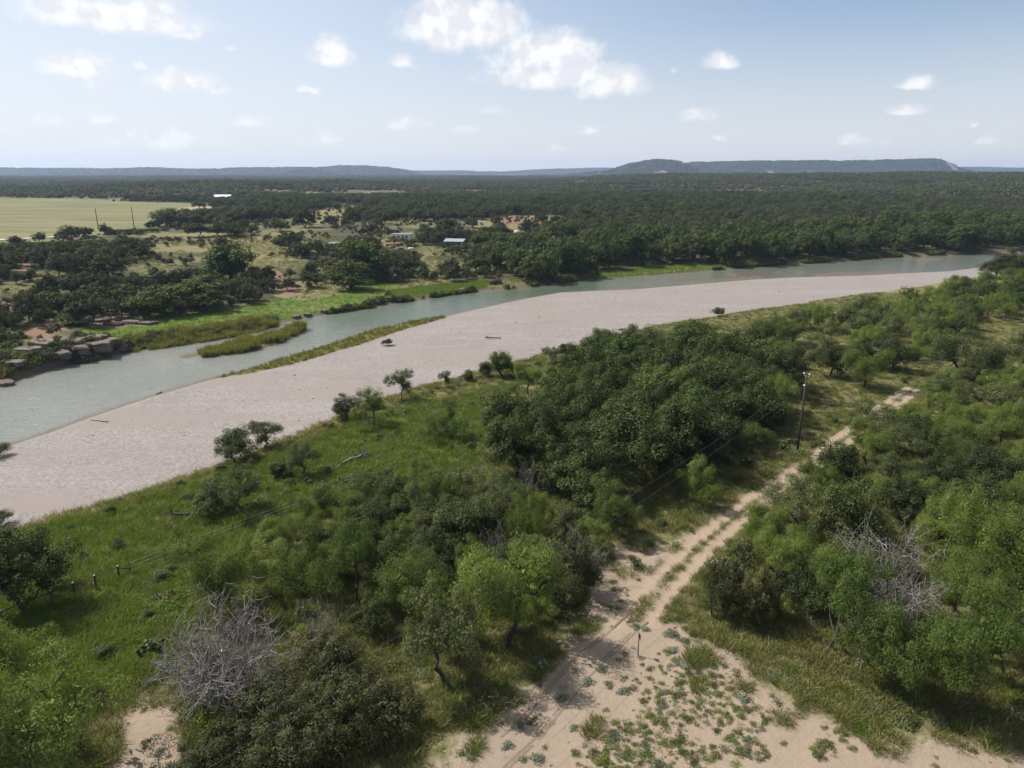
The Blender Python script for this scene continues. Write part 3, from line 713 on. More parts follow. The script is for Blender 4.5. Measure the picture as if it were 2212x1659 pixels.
def make_dead(seed, h, spread, limbs, subs, twigs, r0=.11, upw=.55):
    rg = np.random.default_rng(seed); E1, E2 = [], []
    def grow(p, d, L, r, n, wig, store, grav=0.0):
        pts = [p]; 
        for k in range(n):
            d = unit(d+rg.normal(size=3)*wig+np.array([0, 0, grav])); q = p+d*L/n
            ra = r*(1-k/n*.75); rb = r*(1-(k+1)/n*.75); store.append((p, q, ra, rb)); p = q; pts.append(q)
        return pts
    tk = []; root = np.array([0, 0, -.2]); stems = []
    for s in range(3):
        a = 6.28*(s+rg.random()*.5)/3; stems += grow(root, unit(np.array([math.cos(a)*.5, math.sin(a)*.5, 1])), h*.22, r0, 4, .12, tk)[1:]
    for i in range(limbs):
        a = 6.283*(i+rg.random()*.7)/limbs; u = upw*(.25+1.3*rg.random())
        p = stems[rg.integers(len(stems))]
        pts = grow(p, unit(np.array([math.cos(a), math.sin(a), u])), spread*(.6+.4*rg.random()), r0*.42, 7, .13, E1, .03)
        for j in range(subs):
            k = rg.integers(2, len(pts)); d = unit(pts[k]-pts[k-1]+rg.normal(size=3)*.55)
            p2 = grow(pts[k], d, spread*(.28+.25*rg.random()), r0*.20, 5, .18, E1, .03)
            for m in range(twigs):
                kk = rg.integers(1, len(p2)); dd = unit(p2[kk]-p2[kk-1]+rg.normal(size=3)*.7)
                grow(p2[kk], dd, spread*(.10+.16*rg.random()), r0*.12, 3, .3, E2, .03)
    TV, TF = tubes(tk, 6); BV, BF = tubes(E1, 4); CV, CF = tubes(E2, 3)
    V = np.vstack([BV, CV]); hh, ww = measure(V)
    bm = mesh_np('dead_branch', BV, BF, [M_DEAD], smooth=True); tm = mesh_np('dead_twig', CV, CF, [M_DEAD], smooth=True)
    PROTO.setdefault('dead', []).append(dict(trunk=mesh_np('dead_trunk', TV, TF, [M_DEAD], smooth=True), crown=bm, twig=tm, h=hh, w=ww))
make_dead(501, 5.0, 3.2, 46, 8, 4, .12, .70)
make_dead(502, 5.0, 3.0, 40, 7, 4, .11, .85)
make_dead(503, 4.0, 1.7, 14, 5, 4, .07, 1.1)

NAMES = dict(oak='live_oak', faroak='live_oak', mesquite='mesquite_tree', greymesquite='mesquite_tree', farmesquite='mesquite_tree', juniper='juniper_tree', pecan='pecan_tree', farpecan='pecan_tree', shrub='shrub', darkshrub='shrub', farshrub='shrub', dead='dead_tree')
TREES = []                                   # x, y, radius of everything planted
rt = random.Random(5)
def plant(kind, x, y, hgt, wid, label, group=None, z=None, which=None):
    pr = PROTO[kind]; p = pr[rt.randrange(len(pr)) if which is None else which % len(pr)]
    z = h1(x, y) if z is None else z
    root = empty(NAMES[kind], (x, y, z-.03), rt.uniform(0, 6.283))
    sw = wid/p['w']; sh = hgt/p['h']; root.scale = (sw, sw*rt.uniform(.92, 1.08), sh)
    link('trunk', p['trunk'], root)
    if kind == 'dead': link('branches', p['crown'], root); link('twigs', p['twig'], root)
    else: link('crown', p['crown'], root)
    tag(root, label, 'shrub' if 'shrub' in kind else 'tree', group)
    TREES.append((x, y, wid*.5)); return root
def plant_px(kind, u, v, hp, wp, label, group=None, which=None):
    x, y, z = gp(u, v); D = math.hypot(x, y); rg_ = math.sqrt(D*D+(37-z)**2)
    return plant(kind, x, y, hp*rg_/F*rg_/D, wp*rg_/F, label, group, z, which)

# ------------------------------------------------------------------ trees one can single out on the near side
PX = [
 ('oak',508,998,62,84,'small round dark oak overhanging the gravel bar beside a pale mesquite'),
 ('greymesquite',568,972,62,84,'pale open mesquite at the gravel edge beside a round dark oak'),
 ('oak',748,905,52,62,'dark leaning oak on the gravel edge touching a bright drooping mesquite'),
 ('mesquite',808,924,80,96,'bright drooping mesquite on the bank beside a dark leaning oak'),
 ('greymesquite',868,866,68,64,'upright leafy tree on two bare stems alone at the gravel edge'),
 ('greymesquite',962,838,38,30,'tiny tree with a tuft of leaves on one crooked trunk at the gravel edge'),
 ('darkshrub',1012,822,24,30,'small dark bush at the gravel edge beside a bare fallen branch'),
 ('pecan',1086,815,54,58,'neat green tree with a single straight trunk at the gravel edge'),
 ('darkshrub',1050,815,34,40,'dark low bush under the neat single-trunked tree at the gravel edge'),
 ('mesquite',955,950,84,116,'wide drooping mesquite with a forked black trunk standing in the green grass'),
 ('oak',1225,776,32,48,'small flat-topped dark oak at the gravel edge near grey stumps'),
 ('greymesquite',1190,786,38,54,'pale wispy mesquite beside a flat-topped dark oak at the gravel edge'),
 ('mesquite',1140,852,66,66,'feathery mesquite on two dark stems between the grass and the oak grove'),
 ('oak',1305,762,54,76,'dense rounded oak on the gravel edge in front of the oak grove'),
 ('oak',1352,742,32,38,'small oak on the gravel edge beside a dense rounded oak'),
 ('darkshrub',1552,684,20,32,'lone dark round bush standing out on the pale gravel'),
 ('oak',1290,852,86,88,'open oak with a bent trunk at the corner of the grove'),
 ('shrub',462,1112,70,90,'bushy thicket shrub with dark stems beside a fallen black log'),
 ('greymesquite',528,1106,84,120,'broad shady mesquite thicket behind a fallen black log in the grass'),
 ('greymesquite',650,1030,74,84,'thin grey-green mesquite beside dark prickly pears in the grass'),
 ('oak',50,1322,135,165,'big dark oak standing at the end of the pipe fence'),
 ('oak',-20,1142,36,70,'dark oak hanging over the gravel bar where the grass bank ends'),
 ('mesquite',468,1325,150,160,'spreading mesquite with low black limbs behind the big bare tree'),
 ('mesquite',652,1292,140,160,'mesquite with a bent black trunk between the green grass and thicket'),
 ('mesquite',770,1300,140,160,'bright green mesquite at the back of the thicket by the clearing'),
 ('mesquite',890,1345,130,160,'bright mesquite with a slanting dark stem inside the thicket'),
 ('mesquite',1092,1402,190,220,'large bright mesquite shading the edge of the sandy clearing'),
 ('greymesquite',962,1475,165,185,'dusty green mesquite leaning over tall grass at the clearing edge'),
 ('mesquite',1142,1182,125,115,'yellowish mesquite with bare trunk in front of the oak grove'),
 ('mesquite',1322,1152,112,115,'yellow-green mesquite glowing against the dark oak grove'),
 ('mesquite',1512,1086,98,104,'bright round mesquite casting shade beside the wheel ruts'),
 ('mesquite',1692,918,96,96,'bright mesquite close behind the tall utility pole'),
 ('mesquite',1622,978,62,84,'low mesquite at the edge of the oak grove near the utility pole'),
 ('mesquite',1650,1192,92,96,'green mesquite crowding the right-hand wheel rut'),
 ('oak',1800,1058,88,104,'dark bushy oak beside the wheel ruts across from the utility pole'),
 ('greymesquite',1875,962,80,96,'open mesquite with a curved black trunk at the end of the wheel ruts'),
 ('juniper',1604,1338,145,135,'dark brown-green juniper on one pale trunk at the clearing corner'),
 ('greymesquite',1537,1332,95,76,'grey-green leafy bush tree beside the brown juniper at the clearing'),
 ('mesquite',1792,1405,185,205,'broad bright mesquite beside the big bare tree at the clearing edge'),
 ('mesquite',1925,1492,140,150,'bright mesquite behind tall grass at the bulge of the clearing'),
 ('mesquite',2062,1548,165,172,'large bright mesquite throwing deep shade over the clearing edge'),
 ('mesquite',2165,1462,165,180,'bright mesquite behind the huge shady mesquite at the clearing'),
 ('mesquite',2072,1255,150,165,'tall mesquite with several black stems beyond the bare tree'),
 ('mesquite',2200,1262,135,150,'mesquite with a forked black trunk on pale soil beyond the bare tree'),
 ('oak',1832,1225,155,145,'dark dense oak between the bare tree and the wheel ruts'),
 ('mesquite',14,1565,165,210,'bright mesquite with black limbs beside the small sand patch'),
 ('mesquite',70,1712,190,240,'dark-shaded mesquite below the bright one beside the small sand patch'),
 ('mesquite',1868,838,76,92,'round yellow-green mesquite on one trunk in the open grass beyond the pole'),
 ('oak',1793,813,70,86,'dark rounded tree on one trunk in the open grass beyond the pole'),
 ('mesquite',1713,798,54,48,'small mesquite on one trunk behind the oak grove in open grass'),
 ('mesquite',1984,769,66,58,'upright mesquite on a forked trunk in the woodland clearing'),
 ('greymesquite',2060,818,88,124,'wide grey-green tree with fanned dark stems beside open grass'),
 ('oak',1930,800,56,76,'dark oak throwing a long shadow on open grass beyond the pole'),
 ('juniper',490,1668,80,170,'low dark juniper at the foot of the clearing by the sand patch'),
 ('juniper',610,1600,100,230,'low brown-green juniper under the power lines beside the bare tree'),
 ('juniper',770,1590,105,230,'sprawling juniper under the power lines beside broken branches'),
 ('juniper',740,1490,95,210,'dark juniper right behind the sprawling one under the power lines'),
 ('juniper',640,1720,100,240,'dark juniper nearest the ground below the power lines in deep shade'),
 ('juniper',1235,1295,120,150,'half dead juniper with grey twigs beside the sandy road'),
 ('shrub',225,1420,24,40,'small dark weed bush in the middle of the green grass'),
 ('darkshrub',610,1035,36,50,'dark clump in the grass beneath a thin grey-green mesquite'),
 ('darkshrub',838,746,14,26,'small lone bush on the bare gravel beside a driftwood log'),
 ('shrub',3,985,22,36,'round green bush alone on the gravel near the water'),
 ('shrub',480,1020,20,30,'low bush on the bank under the round dark oak'),
]
for i, (k, u, v, hp, wp, lab) in enumerate(PX): plant_px(k, u, v, hp, wp, lab, which=i*3+1)
plant_px('dead', 496, 1512, 150, 250, 'big bleached leafless tree with spreading limbs beside low junipers', which=0)
plant_px('dead', 1915, 1345, 150, 215, 'bleached leafless tree standing among green mesquites east of the ruts', which=1)
plant_px('dead', 1065, 1215, 80, 90, 'grey leafless tree in the thicket below the oak grove', which=2)
plant_px('dead', 1140, 1085, 95, 55, 'tall thin leafless tree against the dark oak grove', which=2)
plant_px('dead', 1235, 1235, 75, 150, 'tangle of grey leafless branches above the half dead juniper', which=1)
plant_px('dead', 690, 1385, 75, 90, 'small leafless tree in the thicket between green mesquites', which=2)
plant_px('dead', 990, 835, 26, 26, 'bare crooked branch sticking up at the gravel edge', which=2)

# ------------------------------------------------------------------ woods on the near side
def free(x, y, r, f):
    for (a, b_, c) in TREES:
        if (a-x)**2+(b_-y)**2 < (f*(r+c))**2: return False
    return True
KEEP = Z_SAND[:2]
def marks(px): return ground([p[0] for p in px], [p[1] for p in px])[:, :2]
LM_NEAR = [('by the tall utility pole', marks([(1722, 978)])), ('by the gravel bar', resample(BANK[1:-1], 120)), ('by the wheel ruts', np.vstack(RUTS)),
  ('by the sandy clearing', marks([(1262, 1378), (1200, 1450), (1330, 1322), (1420, 1330), (1500, 1372), (1600, 1425), (1700, 1525), (1850, 1585)])),
  ('by the bleached leafless tree', marks([(1912, 1335), (498, 1512)])), ('by the lush green grass', marks([(1060, 900), (1030, 960), (980, 1030), (850, 1050), (640, 1130), (450, 1210)])),
  ('by the thin leafless tree', marks([(1140, 1085)])), ('by open dry grass', marks([(1820, 860), (1900, 840), (2160, 780), (2200, 770), (1960, 850)])), ('by the water', resample(NEAR_SHORE[20:-1], 40)),
  ('by the half dead juniper', marks([(1235, 1295)])), ('by the pipe fence', marks([(115, 1308), (209, 1274)])), ('by the wire fence', marks([(505, 1157), (702, 1081)])), ('by the grey uprooted trunk', marks([(745, 1005)]))]
LM_FAR = [('by the metal-roofed house', marks([(985, 532)])), ('by the trailer home', marks([(868, 519)])), ('by the green meadow', np.vstack(Z_MEADOW[:1])), ('by the grassy strip at the riffle', np.vstack(Z_MEADOW[1:2])),
  ('by the riffle', marks([(1300, 600)])), ('by the rock ledge', marks([(200, 755)])), ('by the dry field', resample(FIELD, 80)), ('by the reed island', FAR_SHORE[1:9]), ('below the trailer home', FAR_SHORE[10:13]), ('downstream of the riffle', FAR_SHORE[13:16]), ('upstream of the riffle', FAR_SHORE[17:20]), ('by the brown shallows', FAR_SHORE[20:22]), ('by the river bend', np.vstack([FAR_SHORE[23:25], FAR_SHORE[24]+(FAR_SHORE[25]-FAR_SHORE[24])*np.linspace(0, .3, 12)[:, None]])), ('by the red clearing', np.vstack(Z_RED[-1:])),
  ('by the white water tank', marks([(1115, 508)])), ('by the small shed', marks([(723, 536)])), ('by the field poles', marks([(213, 497), (290, 492)])), ('by the red soil patch', np.vstack(Z_RED[:6])), ('by the yellow grass slope', np.vstack(Z_OPEN[2:4])),
  ('by the dark red rock slabs', marks([(250, 692)]))]
def describe(base, x, y, hgt, wid, hr, lms):
    f = (hgt-hr[0])/(hr[1]-hr[0]); a = wid/hgt
    size = 'low' if f < .3 else 'tall' if f > .7 else 'middle-sized'; shp = 'spreading' if a > 1.28 else 'narrow' if a < .98 else 'rounded'
    q = np.array([x, y]); near = min(lms, key=lambda m: ((m[1]-q)**2).sum(1).min())[0]
    return '%s %s %s %s' % (size, shp, base, near)
def fill(poly_px, mixk, spacing, hr, aspect, tries, maxn, f=.62, thin=0.0):
    poly = poly_g(poly_px); lo, hi = poly.min(0), poly.max(0); n = 0
    for _ in range(tries):
        if n >= maxn: break
        x = rt.uniform(lo[0], hi[0]); y = rt.uniform(lo[1], hi[1]); q = np.array([[x, y]])
        if not inside(q, poly)[0] or any(inside(q, p)[0] for p in KEEP): continue
        rutd = min(seg_dist(q, r)[0][0] for r in RUTS)
        if rutd < 2.2: continue
        if thin and vnoise(q, 16, 9)[0] < thin: continue
        rr = rt.random(); acc = 0
        for (k, wt, lab, grp) in mixk:
            acc += wt
            if rr <= acc: break
        hgt = rt.uniform(*hr)*(1.0 if 'shrub' not in k else .32); wid = hgt*rt.uniform(*aspect)
        if rutd < wid*.5+.8 or not free(x, y, wid*.5*spacing, f): continue
        lab = describe(lab, x, y, hgt, wid, [v*(1.0 if 'shrub' not in k else .32) for v in hr], LM_NEAR)
        plant(k, x, y, hgt, wid, lab, grp); n += 1
    return n
for (u, v, r_) in ((1915, 1405, 3.5), (1990, 1400, 3.0), (1850, 1400, 2.0), (500, 1580, 1.5), (1900, 1440, 2.0)): q = gp(u, v); TREES.append((q[0], q[1], r_))
for i, (u, v, hp) in enumerate(((2150, 602, 44), (2185, 602, 52), (2215, 604, 50), (2250, 606, 52), (2290, 606, 50), (2330, 608, 50))):
    plant_px('oak', u, v, hp, hp*1.25, 'dark oak in the clump that hides the upstream end of the gravel bar', 'oaks hiding the upstream end of the gravel bar')
G1 = 'dark oaks massed in the grove by the gravel bar'
fill([(1300,815),(1440,775),(1560,780),(1650,815),(1690,860),(1670,905),(1600,960),(1520,1005),(1430,1050),(1340,1085),(1240,1105),(1150,1080),(1090,1020),(1085,960),(1150,915),(1230,870)],
  [('oak', .74, 'dark oak of the dense grove', G1), ('pecan', .26, 'greener leafy tree of the oak grove', 'leafy trees in the oak grove')], 1.0, (5.6, 9.4), (.9, 1.3), 3000, 66, .48)
G2 = 'mesquites of the woodland beyond the utility pole'
fill([(1640,745),(1700,715),(1800,690),(1900,668),(2060,632),(2140,616),(2212,610),(2420,625),(2420,720),(2212,690),(2130,700),(2060,745),(1960,785),(1850,775),(1740,760),(1680,770)],
  [('mesquite', .66, 'light green mesquite of the open woodland', G2), ('greymesquite', .2, 'grey-green mesquite of the open woodland', 'grey-green trees of the woodland'), ('oak', .14, 'dark oak of the open woodland', 'oaks of the woodland')], 1.0, (3.8, 6.2), (1.0, 1.4), 6000, 150, .60, .22)
G3 = 'mesquites in the scrub east of the ruts'
fill([(1900,905),(2000,855),(2100,810),(2212,780),(2480,800),(2480,1480),(2300,1560),(2150,1450),(2000,1400),(1880,1380),(1760,1330),(1660,1300),(1640,1230),(1700,1120),(1790,1040)],
  [('mesquite', .56, 'bright mesquite of the dense scrub', G3), ('greymesquite', .20, 'dull grey-green mesquite of the dense scrub', 'dull mesquites in the scrub east of the ruts'), ('oak', .24, 'dark oak of the dense scrub', 'oaks in the scrub east of the ruts')], 1.0, (3.8, 6.0), (1.05, 1.45), 5000, 100, .68, .20)
G4 = 'mesquites in the thicket west of the clearing'
fill([(1060,1080),(1150,1130),(1290,1190),(1270,1270),(1180,1340),(1060,1400),(900,1400),(760,1380),(660,1300),(560,1240),(540,1190),(640,1150),(780,1110),(880,1060)],
  [('mesquite', .42, 'bright mesquite of the middle thicket', G4), ('oak', .40, 'dark oak of the middle thicket', 'oaks in the thicket west of the clearing'), ('greymesquite', .18, 'dull green mesquite of the middle thicket', 'dull trees in the thicket west of the clearing')], 1.0, (3.2, 5.0), (1.05, 1.4), 3000, 40, .64)
fill([(820,1060),(960,1060),(1060,1090),(1040,1150),(900,1150),(780,1140),(740,1110)],
  [('oak', 1.0, 'dark scrub oak at the thicket edge', 'low scrub oaks beside the green grass')], 1.0, (2.4, 3.6), (1.3, 1.8), 500, 14, .5)
# scattered low bushes in grass and woodland floor
fill([(1380,1180),(1500,1060),(1700,960),(1800,900),(1960,820),(2100,760),(2130,790),(1950,880),(1830,960),(1700,1080),(1560,1200),(1450,1300),(1330,1300)],
  [('shrub', 1.0, 'green bush in dry grass', 'low bushes beside the wheel ruts')], 1.0, (2.4, 4.0), (1.0, 1.5), 600, 22, .7)
fill([(120,1210),(460,1060),(700,960),(900,890),(1060,860),(1020,980),(860,1060),(640,1140),(420,1230),(380,1320),(250,1420),(100,1420)],
  [('shrub', 1.0, 'leafy bush in lush grass', 'low bushes in the lush grass')], 1.0, (1.8, 3.6), (1.2, 1.8), 700, 40, .8)
fill([(40,1160),(200,1105),(460,1025),(700,925),(900,850),(1060,810),(1250,758),(1340,735),(1330,750),(1060,825),(900,870),(700,945),(460,1050),(200,1130),(40,1185)],
  [('shrub', 1.0, 'tufted bush on the dry lip of the bank', 'tufted bushes along the bank')], 1.0, (1.6, 3.4), (1.1, 1.6), 700, 34, .9)

# ------------------------------------------------------------------ buildings across the river
SIGHT = []
def see(x, y, z, half): SIGHT.append((math.atan2(x, y), half/math.hypot(x, y), math.hypot(x, y), z)); TREES.append((x, y, half+1.5))
def gable_house(name, u, v, L, Wd, hw, hr, rz, wall, roof, label, cat, windows, door):
    x, y, z = gp(u, v); o = empty(name, (x, y, z-.1), rz)
    MB().box(-L/2, L/2, -Wd/2, Wd/2, 0, hw).build('wall', wall, o)
    e = .5; t_ = .12
    mb = MB(); sl = (hr)/(Wd/2)
    for s in (-1, 1):
        y0, y1 = s*(Wd/2+e), 0; z0, z1 = hw-e*sl, hw+hr
        mb.add([(-L/2-e, y0, z0), (L/2+e, y0, z0), (L/2+e, y1, z1), (-L/2-e, y1, z1), (-L/2-e, y0, z0+t_), (L/2+e, y0, z0+t_), (L/2+e, y1, z1+t_), (-L/2-e, y1, z1+t_)],
               [(0,3,2,1),(4,5,6,7),(0,1,5,4),(1,2,6,5),(2,3,7,6),(3,0,4,7)])
    rf = mb.build('roof', roof, o)
    gb = MB()
    for s in (-1, 1): gb.add([(s*(L/2-.02), -Wd/2, hw), (s*(L/2-.02), Wd/2, hw), (s*(L/2-.02), 0, hw+hr)], [(0, 1, 2)])
    gb.build('gable', wall, o)
    for i in range(windows):
        wx = -L/2+L*(i+.7)/(windows+.4); wn = MB().box(wx-.5, wx+.5, -Wd/2-.05, -Wd/2+.02, 1.0, 2.0).build('window', M_GLASS, o)
        MB().box(wx-.56, wx+.56, -Wd/2-.09, -Wd/2-.055, .9, 1.0).build('sill', M_WHITE, wn)
    if door: MB().box(door-.5, door+.5, -Wd/2-.06, -Wd/2+.02, 0, 2.05).build('door', M_DOOR, o)
    tag(o, label, cat); see(x, y, z+hw*1.02, L/2+.5); return o
gable_house('barn', 483, 434, 14, 9, 4.2, 1.5, R(8), M_WALL, M_ROOF, 'barn with a shining white metal roof behind oaks beyond the field', 'barn', 4, 2.0)
gable_house('farmhouse', 985, 532, 8.0, 7.0, 2.5, .8, R(-14), M_WALL2, M_ROOF2, 'low house with a blue-grey sheet metal roof among trees across the river', 'house', 3, -1.5)
gable_house('shed', 723, 536, 3.2, 2.6, 2.0, .4, R(10), M_WALL2, M_ROOF2, 'small metal-roofed shed tucked among oaks across the river', 'shed', 1, .9)
x, y, z = gp(868, 519); o = empty('trailer_home', (x, y, z-.1), R(-6))
MB().box(-4.4, 4.4, -1.6, 1.6, .45, 2.75).build('wall', M_WALL, o); MB().box(-4.6, 4.6, -1.75, 1.75, 2.75, 2.92).build('roof', M_ROOF2, o)
for wx in (-3.1, -1.0, 2.6): MB().box(wx-.5, wx+.5, -1.64, -1.58, 1.3, 2.15).build('window', M_GLASS, o)
MB().box(.5, 1.4, -1.64, -1.58, .5, 2.45).build('door', M_DOOR, o); MB().box(-4.3, 4.3, -1.5, 1.5, 0, .45).build('skirting', M_WALL2, o)
tag(o, 'long white trailer home with a flat grey roof across the river', 'trailer'); see(x, y, z+2.2, 4.6)
x, y, z = gp(864, 543); o = empty('parked_car', (x, y, z-.02), R(20))
def carbody():
    prof = [(-2.2, .35), (-2.25, .8), (-2.0, .95), (-1.3, 1.0), (-.7, 1.5), (.9, 1.52), (1.5, 1.02), (2.1, .92), (2.25, .6), (2.2, .35)]
    n = len(prof); V = [(a, -.85, b) for a, b in prof]+[(a, .85, b) for a, b in prof]
    return MB().add(V, [tuple(range(n)), tuple(range(2*n-1, n-1, -1))]+[(i, i+n, (i+1) % n+n, (i+1) % n) for i in range(n)])
carbody().build('body', M_CARP, o)
MB().add([(-1.05, -.87, 1.05), (1.2, -.87, 1.05), (.8, -.87, 1.42), (-.65, -.87, 1.42)], [(0, 1, 2, 3)]).build('side_window', M_GLASS, o)
for wx in (-1.4, 1.4):
    for s in (-1, 1): MB().tube([(wx, s*.70, .33), (wx, s*.88, .33)], .33, 12).build('wheel', M_TYRE, o)
tag(o, 'dark blue-grey car parked under oaks by the trailer home', 'car'); see(x, y, z+.7, 2.4)
x, y, z = gp(888, 542); o = empty('propane_tank', (x, y, z), R(30))
MB().tube([(-1.3, 0, .9), (-1.15, 0, .9), (1.15, 0, .9), (1.3, 0, .9)], [.25, .5, .5, .25], 12).build('tank', M_WHITE, o, True)
for s in (-.8, .8): MB().box(s-.1, s+.1, -.35, .35, 0, .5).build('leg', M_STEEL, o)
tag(o, 'small white tank beside the parked car across the river', 'tank'); see(x, y, z+.6, 1.6)
x, y, z = gp(1115, 508); o = empty('water_tank', (x, y, z))
MB().tube([(0, 0, 0), (0, 0, 2.0), (0, 0, 2.3)], [1.1, 1.1, .4], 16).build('tank', M_WHITE, o); MB().tube([(0, 0, 2.25), (0, 0, 2.4)], .3, 10).build('lid', M_STEEL, o)
tag(o, 'white round water tank among trees right of the metal-roofed house', 'tank'); see(x, y, z+1.2, 1.6)

for (u, v, hw_) in ((150, 522, .14), (370, 494, .05), (300, 512, .05), (470, 514, .045), (60, 526, .05)):
    x, y, z = gp(u, v); SIGHT.append((math.atan2(x, y), hw_, math.hypot(x, y), z+.5))
# ------------------------------------------------------------------ trees one can single out across the river
FP = [('faroak',370,489,34,82,'lone wide oak at the edge of the dry field'),
 ('faroak',428,512,26,48,'low oak in the row below the lone wide oak'),('faroak',472,510,30,50,'bushy oak in the row ending near the dry track'),
 ('faroak',433,451,16,34,'small round oak at the far edge of the dry field'),('faroak',470,454,22,40,'dark oak beside the small round oak in front of the barn'),
 ('faroak',500,492,34,56,'dense oak right of the lone wide oak'),('faroak',545,480,34,70,'broad oak clump between the field and tan clearing'),
 ('faroak',40,540,24,32,'upright dark oak standing by the pale farm road'),('faroak',272,534,26,36,'rounded oak just below the two field poles'),
 ('faroak',605,500,26,46,'rounded oak in yellow grass right of the field'),('faroak',625,545,42,72,'broad oak beside the yellow grass slope'),
 ('faroak',660,492,40,56,'tall dark oak below the tan clearing'),('faroak',850,478,24,34,'oak standing on the tan clearing'),
 ('faroak',968,500,28,52,'round oak above the metal-roofed house'),('faroak',1018,492,22,32,'round oak at the left of the red clearing'),
 ('faroak',1070,490,22,24,'narrow dark oak on the red clearing'),('faroak',920,512,28,44,'oak between the trailer home and metal-roofed house'),
 ('farpecan',500,610,76,110,'huge dark oak crown towering on the left river slope'),('farpecan',790,600,76,110,'huge dark tree below the trailer home on the river slope'),
 ('farpecan',760,625,60,100,'broad dark tree beside the green meadow'),('farpecan',430,668,62,120,'dark spreading tree above the green meadow'),
 ('farpecan',360,680,56,90,'dark tree at the head of the green meadow'),('farpecan',535,640,28,34,'small yellow-green tree on the slope above the meadow'),
 ('farpecan',312,688,44,66,'bright green round tree beside the green meadow'),('farpecan',160,700,32,52,'bright green bush tree at the left end of the meadow'),
 ('farpecan',1275,595,42,38,'bright green tree leaning over the riffle'),('faroak',115,640,46,60,'dark oak on the red slope across the river'),
 ('faroak',240,600,44,70,'dark oak on the slope below the field poles'),('faroak',95,655,40,50,'oak above the rock ledge on the red slope')]
FP += [('farmesquite',852,528,15,34,'low grey-green tree in front of the left half of the trailer home'),('faroak',888,530,13,28,'low oak in front of the right end of the trailer home'),('faroak',962,541,17,34,'dark oak covering the left wall of the metal-roofed house'),('farmesquite',1004,543,17,40,'grey-green tree covering the right wall of the metal-roofed house'),('faroak',985,548,18,36,'dark oak just below the metal-roofed house')]
for i, (k, u, v, hp, wp, lab) in enumerate(FP): plant_px(k, u, v, hp, wp, lab, which=i)

# ------------------------------------------------------------------ woods across the river
def sample_wedge(d0, d1, step, seed, amax=.80):
    rg = np.random.default_rng(seed); xs = np.arange(-d1*.95, d1*.95, step); ys = np.arange(0, d1, step)
    X, Y = np.meshgrid(xs, ys); P = np.column_stack([X.ravel(), Y.ravel()])+(rg.random((X.size, 2))-.5)*step*.95
    D = np.hypot(P[:, 0], P[:, 1]); A = np.arctan2(P[:, 0], P[:, 1])
    P = P[(D > d0) & (D < d1) & (np.abs(A) < amax)]; rg.shuffle(P); return P
def far_mask(P):
    df, s = seg_dist(P, FAR_SHORE); df = df*s; A = np.arctan2(P[:, 0], P[:, 1]); D = np.hypot(P[:, 0], P[:, 1])
    rg = np.random.default_rng(77); u = rg.random(len(P)); keep = df > 4
    keep &= zone(P, 'field') < .3
    keep &= np.max([soft(P, p, 5) for p in Z_MEADOW], 0) < .25
    keep &= (zone(P, 'open') < .35) | (u < .06)
    keep &= (zone(P, 'red') < .4) | (u < .25)
    keep &= soft(P, ROCKPAD, 4) < .3
    cl = fbm2(P, 30, 3, 6)
    left = (A < -.05) & (D < 420)
    keep &= ~left | (cl > .545)
    mid = (A > -.42) & (A < .12) & (D > 300) & (D < 620)
    keep &= ~mid | (fbm2(P, 42, 3, 4) > .475)
    keep &= (df > 14) | (A > .02) | (u < .25)
    return keep, df
P = sample_wedge(60, 800, 4.6, 21); k_, df_ = far_mask(P); P = P[k_]; df_ = df_[k_]
A_p = np.arctan2(P[:, 0], P[:, 1]); D_p = np.hypot(P[:, 0], P[:, 1]); Zp = H(P); u1 = np.random.default_rng(5).random((len(P), 4))
cells = {}
def crowd(x, y, r, f):
    cx, cy = int(x//8), int(y//8)
    for i in range(cx-1, cx+2):
        for j in range(cy-1, cy+2):
            for (a, b_, c) in cells.get((i, j), ()):
                if (a-x)**2+(b_-y)**2 < (f*(r+c))**2: return True
    return False
for (a, b_, c) in TREES:
    if b_ > 90: cells.setdefault((int(a//8), int(b_//8)), []).append((a, b_, c))
FAR = []
for i in range(len(P)):
    x, y = P[i]; A = A_p[i]; D = D_p[i]; d = df_[i]
    river = d < 55 and A > -.03; tall = d < 26 and A <= -.03
    if river: kind = 'farpecan'; hgt = 7.5+5.0*u1[i, 0]; wid = hgt*(.75+.35*u1[i, 1])
    else:
        kind = 'faroak' if u1[i, 2] < .66 else ('farmesquite' if u1[i, 2] < .93 else 'farpecan')
        hgt = 3.6+3.4*u1[i, 0]**1.3+(1.2 if kind == 'farpecan' else 0); wid = hgt*(1.0+.5*u1[i, 1])
    for (sa, hw_, sD, sz) in SIGHT:
        if abs(A-sa) < hw_*1.15+wid*.5/D and D < sD: hgt = min(hgt, (37+(sz-37)*D/sD)-Zp[i]); 
    if hgt < 1.2: continue
    wid = min(wid, hgt*2.2)
    if crowd(x, y, wid*.5, .60 if river else .56): continue
    cells.setdefault((int(x//8), int(y//8)), []).append((x, y, wid*.5)); FAR.append((kind, x, y, Zp[i], hgt, wid, D, d, A))
FAR.sort(key=lambda q: -q[4]*q[5]/q[6]**2)
quota = {'live_oak': 175, 'pecan_tree': 230, 'mesquite_tree': 12}
LAB = {('live_oak', 0): ('dark oak on the far slope', 'oaks on the slope across the river'),
 ('live_oak', 1): ('dark oak of the far woods', 'oaks behind the riverside trees'),
 ('pecan_tree', 0): ('leafy green tree on the far slope', 'leafy trees on the slope across the river'),
 ('pecan_tree', 1): ('leafy tree of the far belt', 'tall trees along the far riverbank'),
 ('mesquite_tree', 0): ('grey-green mesquite on the far slope', 'mesquites on the slope across the river'),
 ('mesquite_tree', 1): ('grey-green mesquite of the far woods', 'mesquites behind the riverside trees')}
rest = []
